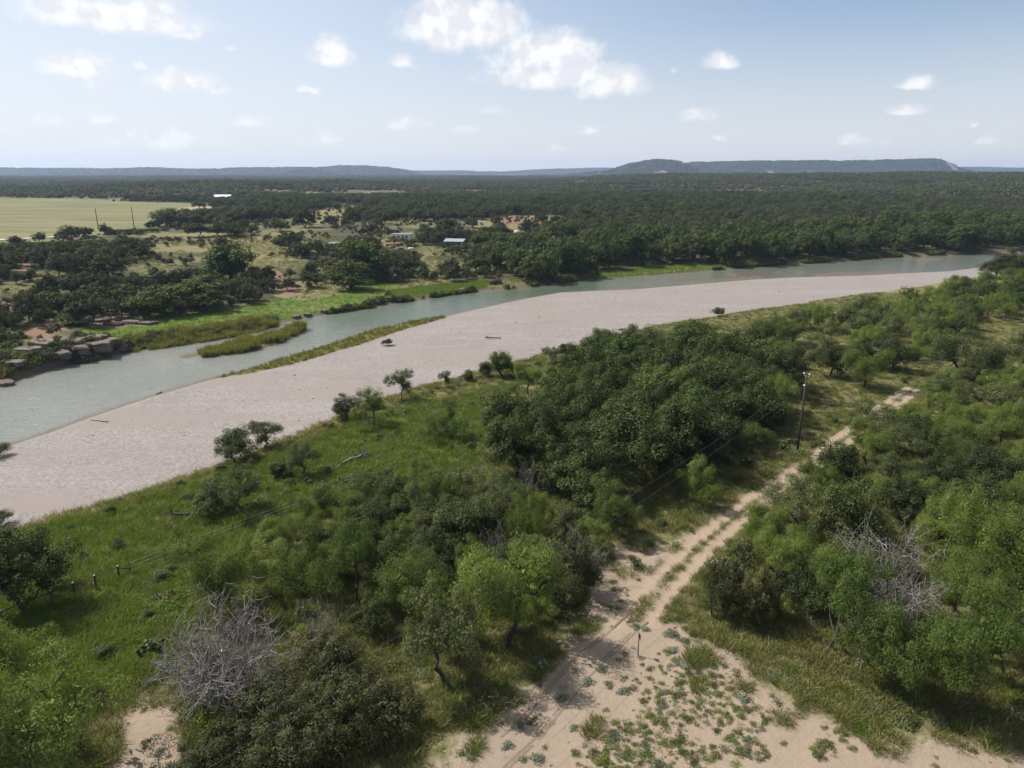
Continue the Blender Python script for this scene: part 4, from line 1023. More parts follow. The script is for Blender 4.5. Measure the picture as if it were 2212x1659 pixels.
for q in FAR:
    nm = NAMES[q[0]]
    vis = abs(q[8]) < .66
    if vis and quota[nm] > 0:
        quota[nm] -= 1; lab, grp = LAB[(nm, int(q[8] > -.03))]; lab = (('front-row ', 'second-row ', 'back-row ')[0 if q[7] < 16 else 1 if q[7] < 32 else 2]+lab) if nm == 'pecan_tree' and q[8] > -.03 else lab; lab = describe(lab, q[1], q[2], q[4], q[5], (7.5, 12.5) if nm == 'pecan_tree' and q[8] > -.03 else (3.6, 7.5), LM_FAR); plant(q[0], q[1], q[2], q[4], q[5], lab, grp, z=q[3])
    else: rest.append(q)

# ------------------------------------------------------------------ uncountable growth: far woods, scrub, grass, reeds
def shape_collection(name, meshes):
    c = bpy.data.collections.new(name)
    for i, m in enumerate(meshes): c.objects.link(bpy.data.objects.new('%s_%02d' % (name, i), m))
    return c
def scatter(name, P, rot, scale, idx, coll, label, kind='stuff'):
    me = bpy.data.meshes.new(name); n = len(P); me.vertices.add(n); me.vertices.foreach_set('co', np.asarray(P, np.float32).ravel())
    a = me.attributes.new('turn', 'FLOAT_VECTOR', 'POINT'); a.data.foreach_set('vector', np.asarray(rot, np.float32).ravel())
    a = me.attributes.new('size', 'FLOAT_VECTOR', 'POINT'); a.data.foreach_set('vector', np.asarray(scale, np.float32).ravel())
    a = me.attributes.new('pick', 'INT', 'POINT'); a.data.foreach_set('value', np.asarray(idx, np.int32))
    o = link(name, me); struct(o, kind, label)
    ng = bpy.data.node_groups.new(name, 'GeometryNodeTree')
    ng.interface.new_socket('Geometry', in_out='INPUT', socket_type='NodeSocketGeometry'); ng.interface.new_socket('Geometry', in_out='OUTPUT', socket_type='NodeSocketGeometry')
    gi = ng.nodes.new('NodeGroupInput'); go = ng.nodes.new('NodeGroupOutput'); ip = ng.nodes.new('GeometryNodeInstanceOnPoints')
    ci = ng.nodes.new('GeometryNodeCollectionInfo'); ci.inputs[0].default_value = coll; ci.inputs['Separate Children'].default_value = True; ci.inputs['Reset Children'].default_value = True
    def na(nm, ty):
        nd = ng.nodes.new('GeometryNodeInputNamedAttribute'); nd.data_type = ty; nd.inputs[0].default_value = nm; return nd.outputs[0]
    ng.links.new(gi.outputs[0], ip.inputs['Points']); ng.links.new(ci.outputs[0], ip.inputs['Instance']); ip.inputs['Pick Instance'].default_value = True
    ng.links.new(na('pick', 'INT'), ip.inputs['Instance Index']); ng.links.new(na('turn', 'FLOAT_VECTOR'), ip.inputs['Rotation']); ng.links.new(na('size', 'FLOAT_VECTOR'), ip.inputs['Scale'])
    ng.links.new(ip.outputs[0], go.inputs[0])
    md = o.modifiers.new('scatter', 'NODES'); md.node_group = ng
    return o
def whole(kind, i):
    TV, TF, V, Fc, mat, hh, ww = ARR[kind][i]
    return mesh_np(kind+'_whole', np.vstack([TV, V]), np.vstack([TF, Fc+len(TV)]), [M_BARK, mat], np.concatenate([np.zeros(len(TF)), np.ones(len(Fc))]))
kinds = ['faroak', 'farpecan', 'farmesquite']; shapes = []; where = {}
for k in kinds:
    where[k] = (len(shapes), len(ARR[k])); shapes += [whole(k, i) for i in range(len(ARR[k]))]
cwood = shape_collection('woodland_shape', shapes)
def put_rest(L, name, label):
    P, S, I = [], [], []; rg = np.random.default_rng(9)
    for (k, x, y, z, h, wd, D, d, A) in L:
        b0, n = where[k]; j = rg.integers(n); hh, ww = ARR[k][j][5:7]; P.append((x, y, z-.05)); S.append((wd/ww, wd/ww, h/hh)); I.append(b0+j)
    rot = np.zeros((len(P), 3)); rot[:, 2] = rg.random(len(P))*6.283
    scatter(name, P, rot, S, I, cwood, label)
put_rest(rest, 'woodland', 'unbroken scrub oak woodland filling the country behind the riverside trees')
# patches of wood for the distance
def wood_patch(seed, size, ntree, cards, cs, hmean, mixw=(.45, .21, .18, .16)):
    rg = np.random.default_rng(seed); C, Rr, M = [], [], []
    for _ in range(ntree):
        x, y = (rg.random(2)-.5)*size; h = hmean*(.5+.9*rg.random()); w_ = h*(.55+.25*rg.random())
        for k in range(3):
            C.append((x+rg.normal()*w_*.4, y+rg.normal()*w_*.4, h*(.42+.2*rg.random()))); Rr.append(w_*.62)
    C = np.array(C); Rr = np.array(Rr); V, Fc = leaf_cards(C, Rr, cards, cs, cs*.7, rg, flat=.75)
    V[:, 2] = np.maximum(V[:, 2], .02); mi = np.repeat(np.searchsorted(np.cumsum(mixw), rg.random(ntree)).clip(0, 3), 3*cards)
    return mesh_np('wood_patch', V, Fc, [M_FAROAK, M_FARSCRUB, M_JUN, M_BRUSH], mi)
MIXES = [(.85, .05, .08, .02), (.6, .2, .15, .05), (.3, .3, .2, .2), (.2, .1, .2, .5), (.25, .6, .1, .05), (.1, .2, .2, .5)]
cpatch = shape_collection('wood_patch_shape', [wood_patch(60+i, 34, (36, 34, 30, 30, 32, 15)[i], 20, 1.25, (5.6, 4.8, 4.2, 3.6, 4.4, 3.4)[i], MIXES[i]) for i in range(6)]+[wood_patch(80+i, 16, 7, 14, 2.0, 4.8, (.62, .0, .38, .0)) for i in range(3)])
P = sample_wedge(790, 2400, 27, 31, .74); P = np.vstack([P, sample_wedge(2400, 4600, 36, 32, .72)])
k_ = (zone(P, 'field') < .3) & (fbm2(P, 260, 3, 14) > .22) & (fbm2(P, 85, 3, 15) > .27); A = np.arctan2(P[:, 0], P[:, 1]); P = P[k_]
rg = np.random.default_rng(3); rot = np.zeros((len(P), 3)); rot[:, 2] = rg.random(len(P))*6.283
hsc = .75+.6*fbm2(P, 180, 3, 2); mixf = fbm2(P, 210, 4, 23)+rg.normal(size=len(P))*.06
scatter('far_woodland', np.column_stack([P, H(P)-.2]), rot, np.column_stack([np.ones(len(P))*1.15, np.ones(len(P))*1.15, hsc*1.1]), np.clip(((mixf-.36)/.28*6).astype(int), 0, 5), cpatch, 'hazy mass of scrub trees stretching to the foot of the mesas')
P = np.vstack(HILLPTS); rot = np.zeros((len(P), 3)); rot[:, 2] = rg.random(len(P))*6.283
scatter('hillside_woodland', P-np.array([0, 0, .5]), rot, np.ones((len(P), 3))*1.1, rg.integers(6, 9, len(P)), cpatch, 'scrub trees clothing the slopes and rims of the mesas')

def tuft(seed, n, h, r, wd, lean, mat, tri=True):
    rg = np.random.default_rng(seed); a = rg.random(n)*6.283; rr = r*np.sqrt(rg.random(n))
    b = np.column_stack([np.cos(a)*rr, np.sin(a)*rr, np.full(n, -.03)]); hh = h*(.55+.6*rg.random(n))
    d = rg.normal(size=(n, 2))*lean+np.column_stack([np.cos(a), np.sin(a)])*lean*.8
    tip = b+np.column_stack([d*hh[:, None], hh]); mid = b+np.column_stack([d*hh[:, None]*.35, hh*.6])
    s = np.column_stack([-np.sin(a*3), np.cos(a*3), np.zeros(n)])*wd
    V = np.stack([b-s*.6, b+s*.6, mid+s, tip, mid-s], 1).reshape(-1, 3); k = np.arange(n)*5
    F4 = np.vstack([np.column_stack([k, k+1, k+2, k+4]), np.column_stack([k+4, k+2, k+3, k+3])])
    Vs = V; me = bpy.data.meshes.new('tuft'); me.from_pydata(Vs.tolist(), [], [tuple(q) if q[2] != q[3] else tuple(q[:3]) for q in F4.tolist()]); me.materials.append(mat); return me
c_lush = shape_collection('lush_grass_shape', [tuft(i, 36, .55, .42, .014, .55, M_GRASS) for i in range(3)]+[tuft(10+i, 34, .50, .4, .013, .6, M_OLIVE) for i in range(2)])
c_olive = shape_collection('olive_grass_shape', [tuft(20+i, 34, .42, .34, .013, .6, M_OLIVE) for i in range(3)]+[tuft(25, 34, .45, .36, .013, .6, M_GRASS), tuft(26, 32, .4, .34, .013, .6, M_DRY)])
c_dry = shape_collection('dry_grass_shape', [tuft(30+i, 26, .6, .4, .02, .5, M_DRY) for i in range(2)]+[tuft(33, 24, .6, .4, .02, .5, M_OLIVE)])
c_reed = shape_collection('reed_shape', [tuft(40+i, 30, 1.5, .55, .035, .34, M_REED) for i in range(3)])
def forb(seed, mat, r=.4, h=.35, n=60):
    rg = np.random.default_rng(seed); V, Fc = leaf_cards(np.array([[0, 0, h*.4], [r*.5, 0, h*.3], [-r*.3, r*.4, h*.3], [0, -r*.5, h*.3]]), np.array([r*.7]*4), n, .10, .05, rg, flat=.5)
    V[:, 2] = np.maximum(V[:, 2], 0); return mesh_np('forb', V, Fc, [mat])
c_forb = shape_collection('forb_shape', [forb(1, M_SAGE), forb(2, M_SHRUB), forb(3, M_GRASS), forb(4, M_SHRUB, .5, .3), forb(5, M_GRASS, .5, .25), forb(6, M_OLIVE, .45, .3), forb(7, M_DRY, .3, .3, 40), tuft(70, 20, .3, .16, .012, .7, M_OLIVE), forb(8, M_JUN, .5, .2, 70)])
def near_points(n, seed, ymax=190):
    rg = np.random.default_rng(seed); D = 26+(ymax-26)*rg.random(n)**1.35; A = (rg.random(n)*2-1)*.78
    return np.column_stack([np.sin(A)*D, np.cos(A)*D]), D, rg
def near_side(P):
    dn, sn = seg_dist(P, NEAR_SHORE); db, sb = seg_dist(P, BANK); return -dn*sn, -db*sb
def sprinkle(name, P, coll, n, s0, s1, seed, label, sz=None):
    if sz == 'uneven': sz = .5+fbm2(P, 3.5, 3, seed)
    rg = np.random.default_rng(seed); rot = np.zeros((len(P), 3)); rot[:, 2] = rg.random(len(P))*6.283; s = s0+(s1-s0)*rg.random(len(P))
    if sz is not None: s = s*sz
    scatter(name, np.column_stack([P, H(P)-.02]), rot, np.column_stack([s, s, s*(.8+.4*rg.random(len(P)))]), rg.integers(0, n, len(P)), coll, label)
P, D, rg = near_points(110000, 41); dn, db = near_side(P)
ls = np.max([soft(P, p, 8) for p in Z_LUSH], 0); sd_ = zone(P, 'sand'); ru = zone(P, 'rut')
m = (db > .5) & (ls > .35) & (sd_ < .5) & (rg.random(len(P)) < .9)
sprinkle('lush_grass', P[m], c_lush, 5, .8, 1.5, 1, 'rank green grass covering the bank above the gravel bar')
P, D, rg = near_points(120000, 42, 240); dn, db = near_side(P)
ls = np.max([soft(P, p, 8) for p in Z_LUSH], 0); sd_ = zone(P, 'sand'); ru = zone(P, 'rut'); cl = fbm2(P, 3.0, 3, 5)
m = (db > .8) & (ls < .5) & (ru < .15) & (sd_+(cl-.5)*1.5 < .52)
sprinkle('dry_grass', P[m], c_olive, 5, .6, 1.35, 2, 'olive and straw coloured grass under and between the trees', 'uneven')
P, D, rg = near_points(60000, 43, 200); dn, db = near_side(P)
m = (db > -.4+(fbm2(P, 4, 2, 3)-.5)*2) & (db < 4.0) & (fbm2(P, 6, 3, 8) > .42)
sprinkle('straw_grass', P[m], c_dry, 3, .7, 1.3, 3, 'straw coloured grass along the lip of the bank')
P, D, rg = near_points(60000, 44, 130); sd_ = zone(P, 'sand'); fz = soft(P, Z_FORB, 5); cl = fbm2(P, 4.0, 3, 12); ru = zone(P, 'rut')
cl2 = fbm2(P, 11, 3, 31)
m = (sd_ > .3) & (((fz+(cl2-.5)*1.6 > .45) & (cl > .50) & (rg.random(len(P)) < .75)) | ((cl > .58) & (rg.random(len(P)) < .28)) | (rg.random(len(P)) < .03)) & (ru < .3)
sprinkle('ground_herbs', P[m], c_forb, 9, .14, .85, 4, 'low grey-green herbs creeping over the sandy clearing')
P, D, rg = near_points(40000, 45, 150); dn, db = near_side(P); ls = np.max([soft(P, p, 8) for p in Z_LUSH], 0); cl = fbm2(P, 7, 3, 41)
m = (db > 1) & (((ls > .4) & (cl > .52) & (rg.random(len(P)) < .5)) | ((zone(P, 'sand') < .3) & (cl > .55) & (rg.random(len(P)) < .25)))
sprinkle('weeds', P[m], c_forb, 6, .8, 2.0, 14, 'leafy weeds matted through the grass', 'uneven')
# reeds and rank weeds at the water
def in_poly(poly, n, seed):
    rg = np.random.default_rng(seed); lo, hi = poly.min(0), poly.max(0); P = lo+(hi-lo)*rg.random((n, 2)); return P[inside(P, poly)]
FRINGE = poly_at([(290,757),(380,742),(450,733),(560,712),(600,699),(590,690),(520,700),(430,716),(330,730),(280,742)], .6)
pr = np.vstack([in_poly(ISLAND, 2600, 1), in_poly(FRINGE, 3600, 3)]); pr = pr[fbm2(pr, 4, 3, 7) > .36]
sprinkle('reeds', pr, c_reed, 3, .5, 1.25, 5, 'yellow-green reeds on the river island and far bank', 'uneven')
ps = in_poly(STRIP, 30000, 2); ps = ps[np.random.default_rng(4).random(len(ps)) < .16+.5*(fbm2(ps, 3, 3, 2)-.35)]
sprinkle('shore_sedge', ps, c_reed, 3, .18, .55, 6, 'low yellow-green sedge along the gravel shore')
# shrubs and weeds of the far bank
rg = np.random.default_rng(51); idx = rg.random(9000); L = resample(FAR_SHORE[1:-1], 4000); dirs = np.gradient(L, axis=0); nrm = unit(np.column_stack([-dirs[:, 1], dirs[:, 0]]))
j = (idx*3999).astype(int); off = .3+7*rg.random(9000)**1.5; P = L[j]+nrm[j]*off[:, None]
A = np.arctan2(P[:, 0], P[:, 1]); md = np.max([soft(P, p, 4) for p in Z_MEADOW], 0)
P = P[((fbm2(P, 9, 3, 3) > .43) | (A < -.3)) & ((md < .4))]
c_scrub = shape_collection('scrub_shape', [whole('farshrub', i) for i in range(3)])
c_weed = shape_collection('bank_weed_shape', [whole('farshrub', 0), tuft(60, 40, 1.6, .8, .05, .5, M_GRASS), whole('farshrub', 1), tuft(61, 40, 1.8, .8, .05, .5, M_REED), tuft(62, 40, 1.4, .9, .05, .6, M_GRASS)])
sprinkle('bank_weeds', P, c_weed, 5, .3, .85, 7, 'rank green weeds tangled along the far water edge', 'uneven')
P = in_poly(ROCKPAD, 420, 63); P = P[fbm2(P, 6, 3, 5) > .5]
sprinkle('ledge_brush', P, c_weed, 5, .4, .9, 16, 'green brush growing over the rock ledge')
P = sample_wedge(70, 620, 4.0, 61); k_, df_ = far_mask(P); A = np.arctan2(P[:, 0], P[:, 1]); dfp, s_ = seg_dist(P, FAR_SHORE)
k2 = (dfp*s_ > 5) & (zone(P, 'field') < .25) & (np.max([soft(P, p, 5) for p in Z_MEADOW], 0) < .2) & (soft(P, ROCKPAD, 3) < .4) & (fbm2(P, 18, 3, 9) > .45) & (rg.random(len(P)) < .5)
sprinkle('scrub', P[k2], c_scrub, 3, .5, 1.25, 8, 'low scrub bushes dotted over the slopes across the river')
P = np.vstack([in_poly(p, 9000, 80+i) for i, p in enumerate(Z_MEADOW)]); sprinkle('meadow_grass', P, c_lush, 3, .35, .75, 15, 'lush green meadow grass on the shelf above the far bank')
# far bank grass: slope tufts
P = sample_wedge(110, 340, 1.7, 71); dfp, s_ = seg_dist(P, FAR_SHORE); md = np.max([soft(P, p, 3) for p in Z_MEADOW], 0); A = np.arctan2(P[:, 0], P[:, 1])
m = (dfp*s_ > 1) & (A < .2) & (md < .5) & (zone(P, 'red') < .5) & (soft(P, ROCKPAD, 3) < .4) & (fbm2(P, 7, 3, 4) > .42) & (zone(P, 'field') < .4)
sprinkle('slope_grass', P[m], c_olive, 5, 1.0, 2.0, 9, 'tufted olive grass on the slope across the river')

# ------------------------------------------------------------------ utility poles and power lines
def pole(u, v, h, label, group=None, xy=None, arm=True, rz=0.0, r=.15):
    x, y, z = gp(u, v) if xy is None else (*xy, h1(*xy))
    o = empty('utility_pole', (x, y, z-.05), rz)
    MB().tube([(0, 0, -.4), (0, 0, h*.5), (0, 0, h)], [r, r*.86, r*.7], 10).build('shaft', M_POLE, o, True)
    if arm:
        for s in (-1, 1):
            b_ = MB().tube([(0, 0, h-.22), (s*.32, 0, h-.08), (s*.34, 0, h+.16)], .03, 6).build('bracket', M_STEEL, o)
            MB().tube([(s*.34, 0, h+.12), (s*.34, 0, h+.2), (s*.34, 0, h+.28)], [.09, .11, .05], 8).build('insulator', M_WHITE, b_)
        MB().tube([(.2, 0, h-1.3), (-.25, 0, h-1.3)], .035, 6).build('neutral_bolt', M_STEEL, o)
    tag(o, label, 'pole', group); return np.array([x, y, z])
pb = pole(1722, 978, 10.2, 'tall dark wooden utility pole standing beside the sandy wheel ruts', rz=R(-49))
p2 = np.array([-26.0, 12.4]); p2z = h1(*p2)
pole(0, 0, 10.2, 'dark wooden utility pole at the other end of the two wires', xy=tuple(p2), rz=R(-49))
dirw = unit(np.array([p2[0]-pb[0], p2[1]-pb[1]])); side = np.array([-dirw[1], dirw[0]])
for k, (hz, off, sag, lab) in enumerate(((10.25, .34, 1.5, 'upper thin power line strung from the tall utility pole over the thicket'), (8.85, -.05, 1.7, 'lower thin power line strung from the tall utility pole over the thicket'))):
    a = np.array([*(pb[:2]+side*off), pb[2]+hz]); b_ = np.array([*(p2+side*off), p2z+hz]); pts = []
    for i in range(33):
        f = i/32; q = a*(1-f)+b_*f; q[2] -= 4*sag*f*(1-f); pts.append(q)
    tag(MB().tube(pts, .009, 5).build('power_line', M_WIRE), lab, 'power line')
pole(213, 497, 10.4, 'bare wooden pole on the near edge of the dry field, away from the oaks', arm=False, r=.22)
pole(290, 492, 10.4, 'bare wooden pole in the dry field with small bushes at its foot', arm=False, r=.22)
pole(909, 524, 10.0, 'wooden pole rising among oaks beside the trailer home', arm=False, r=.2)
pole(1022, 520, 10.0, 'wooden pole rising among oaks behind the metal-roofed house', arm=False, r=.2)

# ------------------------------------------------------------------ pipe fence and wire fence in the grass
pp = ground([8, 54, 115, 163, 209, 259], [1352, 1332, 1308, 1290, 1274, 1253]); o = empty('pipe_fence', pp[2]); b0 = pp[2]
for q in pp:
    ps_ = MB().tube([(*(q-b0)[:2], (q-b0)[2]-.2), (*(q-b0)[:2], (q-b0)[2]+1.38)], .075, 8).build('post', M_RUST, o)
    MB().tube([(*(q-b0)[:2], (q-b0)[2]+1.37), (*(q-b0)[:2], (q-b0)[2]+1.43)], [.09, .06], 8).build('cap', M_STEEL, ps_)
for i in range(len(pp)-1):
    for hz in (1.25, .62):
        if hz == .62 and i not in (2, 3): continue
        MB().tube([tuple(pp[i]-b0+np.array([0, 0, hz])), tuple(pp[i+1]-b0+np.array([0, 0, hz]))], .045, 6).build('rail', M_RUST, o)
e = gp(283, 1243)-b0
MB().tube([tuple(pp[-1]-b0+np.array([0, 0, 1.2])), tuple(e+np.array([0, 0, .7]))], .045, 6).build('rail', M_RUST, o)
tag(o, 'rusty pipe fence with round posts ending in the green grass', 'fence')
pp = ground([283, 391, 505, 609, 702, 780, 859], [1243, 1200, 1157, 1116, 1081, 1048, 1016]); b0 = pp[0]; o = empty('wire_fence', b0)
for q in pp: MB().tube([(*(q-b0)[:2], (q-b0)[2]-.2), (*(q-b0)[:2], (q-b0)[2]+1.35)], .035, 5).build('post', M_RUST, o)
for hz in (.45, .85, 1.25):
    for i in range(len(pp)-1): MB().tube([tuple(pp[i]-b0+np.array([0, 0, hz])), tuple(pp[i+1]-b0+np.array([0, 0, hz]))], .008, 3).build('wire', M_STEEL, o)
tag(o, 'thin wire fence on steel posts crossing the green grass', 'fence')
x, y, z = gp(1378, 1416); o = empty('sign_post', (x, y, z), R(12))
MB().tube([(0, 0, -.2), (0, 0, 1.85)], .035, 6).build('post', M_RUST, o); MB().box(.038, .05, -.2, .2, 1.45, 1.85).build('plate', M_RUST, o)
tag(o, 'thin metal post with a small square plate standing in the sandy clearing', 'sign')

# ------------------------------------------------------------------ dead wood lying about
def fallen(name, u0, v0, u1, v1, r, label, roots=9, seed=1, mat=None, lift=.25, rootlen=1.0, cat='log'):
    a, b_ = gp(u0, v0), gp(u1, v1); rg = np.random.default_rng(seed); o = empty(name, a); mat = mat or M_DRIFT; d = b_-a
    pts = []; n = 7
    for i in range(n):
        f = i/(n-1); q = d*f; q[2] = h1(*(a+q)[:2])-a[2]+r*.6+lift*f; q[:2] += rg.normal(size=2)*.04*np.linalg.norm(d)*math.sin(3.14*f); pts.append(tuple(q))
    MB().tube(pts, [r*(.55+.45*i/(n-1)) for i in range(n)], 8).build('trunk', mat, o, True)
    end = np.array(pts[-1]); E = []
    for k in range(roots):
        dd = unit(unit(d)*.5*rg.random()+rg.normal(size=3)*.7+np.array([0, 0, .35])); p = end
        L = rootlen*(.5+.8*rg.random())
        for m in range(4):
            dd = unit(dd+rg.normal(size=3)*.25); q = p+dd*L/4; q[2] = max(q[2], .05); E.append((p, q, r*.35*(1-m*.22), r*.35*(1-(m+1)*.22))); p = q
    for k in range(max(2, roots//3)):
        f = .2+.6*rg.random(); p = np.array(pts[int(f*(n-1))]); dd = unit(rg.normal(size=3)+np.array([0, 0, .6]))
        for m in range(3): q = p+dd*rootlen*.3; q[2] = max(q[2], .05); E.append((p, q, r*.25*(1-m*.3), r*.25*(1-(m+1)*.3))); dd = unit(dd+rg.normal(size=3)*.3); p = q
    V, Fc = tubes(E, 5); link('roots', mesh_np('roots', V, Fc, [mat], smooth=True), o); tag(o, label, cat)
fallen('fallen_trunk', 708, 1022, 785, 992, .22, 'grey uprooted trunk with a fan of roots lying in the green grass', 26, 3, None, .45, 1.5)
fallen('fallen_trunk', 1036, 893, 1078, 878, .20, 'bleached trunk with upturned roots lying below the oak grove', 22, 4, M_DEAD, .5, 1.4)
fallen('driftwood_log', 1083, 731, 1052, 733, .16, 'dark driftwood log lying on the bare gravel bar', 7, 5, M_POLE, .35, .9)
fallen('fallen_trunk', 455, 1117, 372, 1122, .16, 'black fallen trunk under the shady thicket in the grass', 8, 6, M_POLE, .6, .9)
fallen('driftwood_log', 196, 907, 232, 912, .07, 'thin line of drift sticks left on the gravel near the water', 5, 7, M_POLE, .05, .4)
fallen('driftwood_log', 338, 851, 349, 847, .12, 'short dark drift stick at the water edge of the gravel', 4, 8, M_POLE, .05, .3)
for i, (u, v) in enumerate(((905, 1555), (860, 1545))): fallen('broken_branch', u-50, v+25, u, v-20, .09, ('pale broken branch lying beside the sprawling juniper', 'grey heap of broken twigs behind the sprawling juniper')[i], 12, 20+i, M_DEAD, .15, .9, 'branch')
fallen('fallen_trunk', 1240, 700+78, 1200, 700+84, .14, 'low grey stump and drift sticks beside the flat-topped oak', 6, 31, M_DRIFT, .1, .5)
fallen('broken_branch', 1655, 1190, 1705, 1178, .16, 'thick black broken limb lying beside the wheel ruts', 5, 33, M_BARK, .9, 1.3, 'branch')

# ------------------------------------------------------------------ prickly pears near the pole and in the grass
def pear(u, v, s, label, group, seed):
    x, y, z = gp(u, v); rg = np.random.default_rng(seed); V, Fc = [], []; heads = [(np.array([rg.normal()*.35*s, rg.normal()*.35*s, 0]), np.array([0, 0, 1.])) for _ in range(9)]
    allp = []
    for gen in range(3):
        nh = []
        for p, d in heads:
            dd = unit(d+rg.normal(size=3)*.45+np.array([0, 0, .25])); L = s*.34*(.8+.4*rg.random()); c = p+dd*L*.5; allp.append((c, dd, L)); nh += [(p+dd*L*.92, dd)]*(1+(rg.random() < .45))
        heads = nh
    for c, d, L in allp:
        n = unit(np.cross(d, rg.normal(size=3))); b_ = np.cross(d, n); o_ = len(V); k = 8
        for sgn in (1, -1):
            V.append(c+n*sgn*.035*s)
        for i in range(k):
            a = 6.283*i/k; V.append(c+d*math.cos(a)*L*.55+b_*math.sin(a)*L*.42)
        for i in range(k): Fc.append((o_, o_+2+i, o_+2+(i+1) % k)); Fc.append((o_+1, o_+2+(i+1) % k, o_+2+i))
    o = empty('prickly_pear', (x, y, z), 0); link('pads', mesh_np('pads', np.array(V), np.array(Fc), [M_CACTUS]), o); tag(o, label, 'cactus', group)
for i, (u, v, s) in enumerate(((1708, 962, 1.1), (1690, 975, 1.0), (1655, 958, .9), (1735, 985, .8), (1612, 1008, 1.2), (1570, 1003, 1.0), (1670, 940, 1.0))):
    pear(u, v, s, 'dark prickly pear clump in dry grass near the utility pole', 'prickly pears near the utility pole', 70+i)
for i, (u, v, s) in enumerate(((620, 1030, 1.2), (600, 1040, 1.0), (700, 1063, 1.1), (735, 1050, 1.0), (760, 1048, 1.1), (665, 1050, .9), (880, 895, .9), (845, 897, .9), (325, 1415, 1.1))):
    pear(u, v, s, 'dark prickly pear clump spreading in the green grass bank', 'prickly pears in the green grass', 90+i)

# ------------------------------------------------------------------ single herbs in the clearing
sg = [(1452,1405),(1476,1385),(1395,1360),(1372,1355),(1268,1475),(1212,1508),(1240,1572),(1095,1612),(1120,1570),(1445,1372),(1500,1412),(1520,1395),(1590,1450),(1672,1450),(1668,1462),(1710,1472),(1840,1480),(1870,1510),(1300,1445),(1345,1495),(1130,1640),(1065,1580),(1018,1640),(1160,1640),(1480,1440),(1550,1500),(1610,1510),(1640,1450)]
sage = [forb(200+i, M_SAGE, .42, .42, 90) for i in range(3)]
for i, (u, v) in enumerate(sg):
    x, y, z = gp(u, v); o = link('sage_clump', sage[i % 3]); o.location = (x, y, z-.02); s = rt.uniform(.6, 1.25); o.scale = (s, s, s*.9); o.rotation_euler = (0, 0, rt.uniform(0, 6))
    tag(o, 'small silvery sage clump growing on the bare sandy clearing', 'plant', 'silvery sage clumps on the sandy clearing')

# ------------------------------------------------------------------ rock ledge and boulders on the far bank
def rock_mesh(seed, sx, sy, sz, slab=.25, mat=None):
    """weathered bedded block: uneven outline, strata that step in and out"""
    rg = np.random.default_rng(seed); n = 13; V, Fc = [], []
    ang = np.arange(n)/n*6.283+rg.normal(size=n)*.10; rad = .66+.50*rg.random(n)
    L = 7; levels = []
    for l in range(L):
        k = 1.0+rg.normal()*.035-.16*(l == L-1); levels += [(l/(L-1), k)]
        if l < L-1: levels.append(((l+.55)/(L-1), k-.05*rg.random()))
    for (zz, k) in levels:
        for i in range(n): V.append((math.cos(ang[i])*rad[i]*sx*k*(1+rg.normal()*.035), math.sin(ang[i])*rad[i]*sy*k*(1+rg.normal()*.035), sz*(zz*(1+slab*.4*math.cos(ang[i]))+rg.normal()*.02)))
    m = len(levels)
    for l in range(m-1):
        for i in range(n): Fc.append((l*n+i, l*n+(i+1) % n, (l+1)*n+(i+1) % n, (l+1)*n+i))
    c = len(V); V.append((rg.normal()*.1*sx, rg.normal()*.1*sy, sz*(1.02+rg.normal()*.04)))
    for i in range(n): Fc.append(((m-1)*n+i, (m-1)*n+(i+1) % n, c))
    me = bpy.data.meshes.new('rock'); me.from_pydata(V, [], Fc); me.materials.append(mat or M_ROCK); return me
base = gp(200, 762); o = empty('rock_ledge', base)
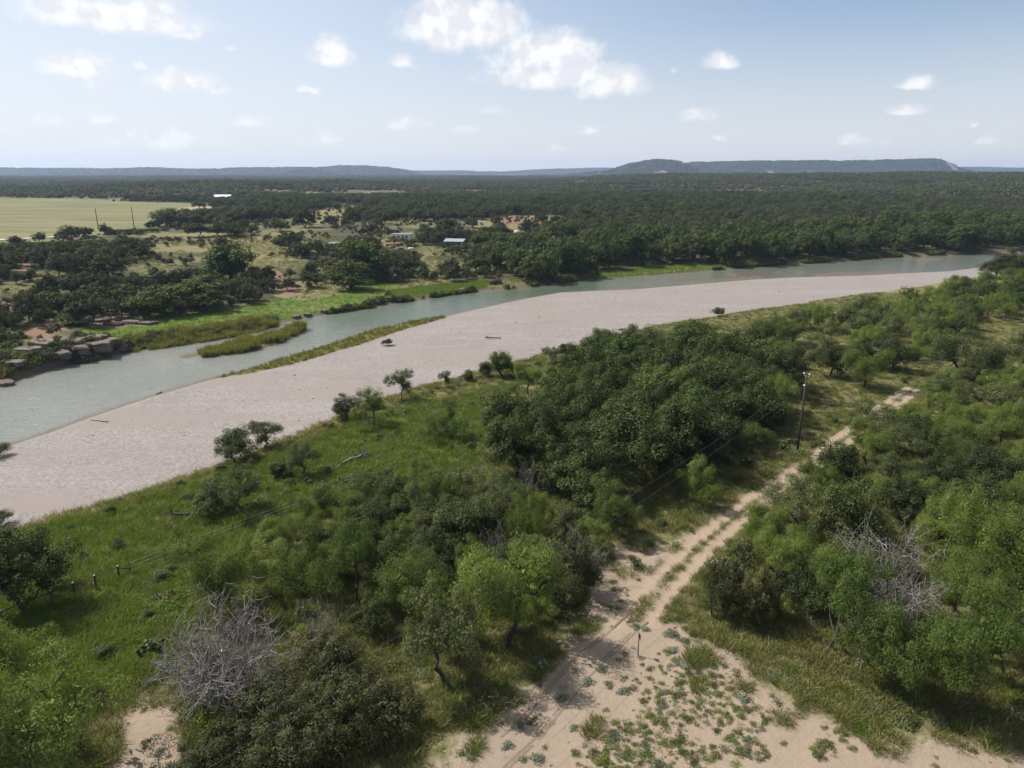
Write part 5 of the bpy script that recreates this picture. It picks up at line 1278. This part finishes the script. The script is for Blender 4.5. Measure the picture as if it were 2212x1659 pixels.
for i, (u, v, sx, sy, sz, dz) in enumerate([(215,752,4.6,2.6,2.3,-.4),(168,757,4.2,2.4,2.0,-.5),(240,746,2.6,2.2,2.4,-.4),(120,765,4.4,2.2,1.6,-.5),(150,742,5.0,3.0,1.0,.2),(95,748,4.2,2.8,1.0,.4),(205,738,4.2,2.6,.9,.6),(60,762,4.0,2.4,1.2,.2),(262,752,1.8,1.4,1.3,-.4),(282,752,1.6,1.3,1.0,-.4),(300,750,1.4,1.2,.8,-.3),(30,785,3.0,2.0,1.1,-.3),(275,745,1.6,1.4,1.2,-.2)]):
    q = gp(u, v); s = link('slab', rock_mesh(300+i, sx*.85, sy*.85, sz*.8), o); s.location = (q[0]-base[0], q[1]-base[1], q[2]+dz-base[2]); s.rotation_euler = (rt.uniform(-.06, .06), rt.uniform(-.06, .06), R(-22)+rt.uniform(-.3, .3))
tag(o, 'layered reddish rock ledge jutting over the water across the river', 'rock ledge')
for i, (u, v, s) in enumerate(((840,650,1.6),(815,656,1.4),(860,647,1.2),(700,676,1.3),(730,672,1.5),(1000,630,1.4),(1020,627,1.6),(985,634,1.1),(12,836,1.8),(640,688,1.2),(665,684,1.4),(880,643,1.0))):
    q = gp(u, v-2); r_ = link('boulder', rock_mesh(340+i, s, s*.8, s*.7)); r_.location = (q[0], q[1], q[2]-.25); r_.rotation_euler = (0, 0, rt.uniform(0, 6)); tag(r_, 'pinkish boulder among weeds at the far water edge', 'rock', 'boulders at the far water edge')
for i, (u, v, w_) in enumerate(((250,690,3.5),(215,694,3.0),(285,697,3.2),(320,700,2.4),(245,702,2.6))):
    q = gp(u, v); r_ = link('rock_slab', rock_mesh(370+i, w_, w_*.5, .9)); r_.location = (q[0], q[1], q[2]-.3); r_.rotation_euler = (0, 0, rt.uniform(-.4, .1)); tag(r_, 'dark red rock slab cropping out on the wooded slope', 'rock', 'rock slabs on the wooded slope')
# loose stones and little weeds on the gravel
rg = np.random.default_rng(88); P = sample_wedge(60, 300, 3.2, 89, .7); dn, db = near_side(P); m = (dn > 2) & (db < -1.5) & (rg.random(len(P)) < .07)
cst = shape_collection('loose_stone_shape', [rock_mesh(400+i, .22, .17, .14, mat=M_STONE) for i in range(3)]+[forb(410, M_SHRUB, .25, .3, 24)])
sprinkle('loose_stones', P[m], cst, 4, .35, 1.2, 10, 'loose stones and tiny weeds scattered over the gravel bar')

# ------------------------------------------------------------------ summer haze over the valley
m_haze, t, out = material('summer_haze'); pv_ = t.new('ShaderNodeVolumePrincipled'); t.l.new(pv_.outputs[0], out.inputs['Volume'])
pv_.inputs['Color'].default_value = (.58, .74, 1.0, 1); pv_.inputs['Density'].default_value = 0.85e-4; pv_.inputs['Anisotropy'].default_value = .25
hz = MB().box(-9500, 9500, -60, 9300, -3.0, 150).build('haze', m_haze); struct(hz, 'stuff')
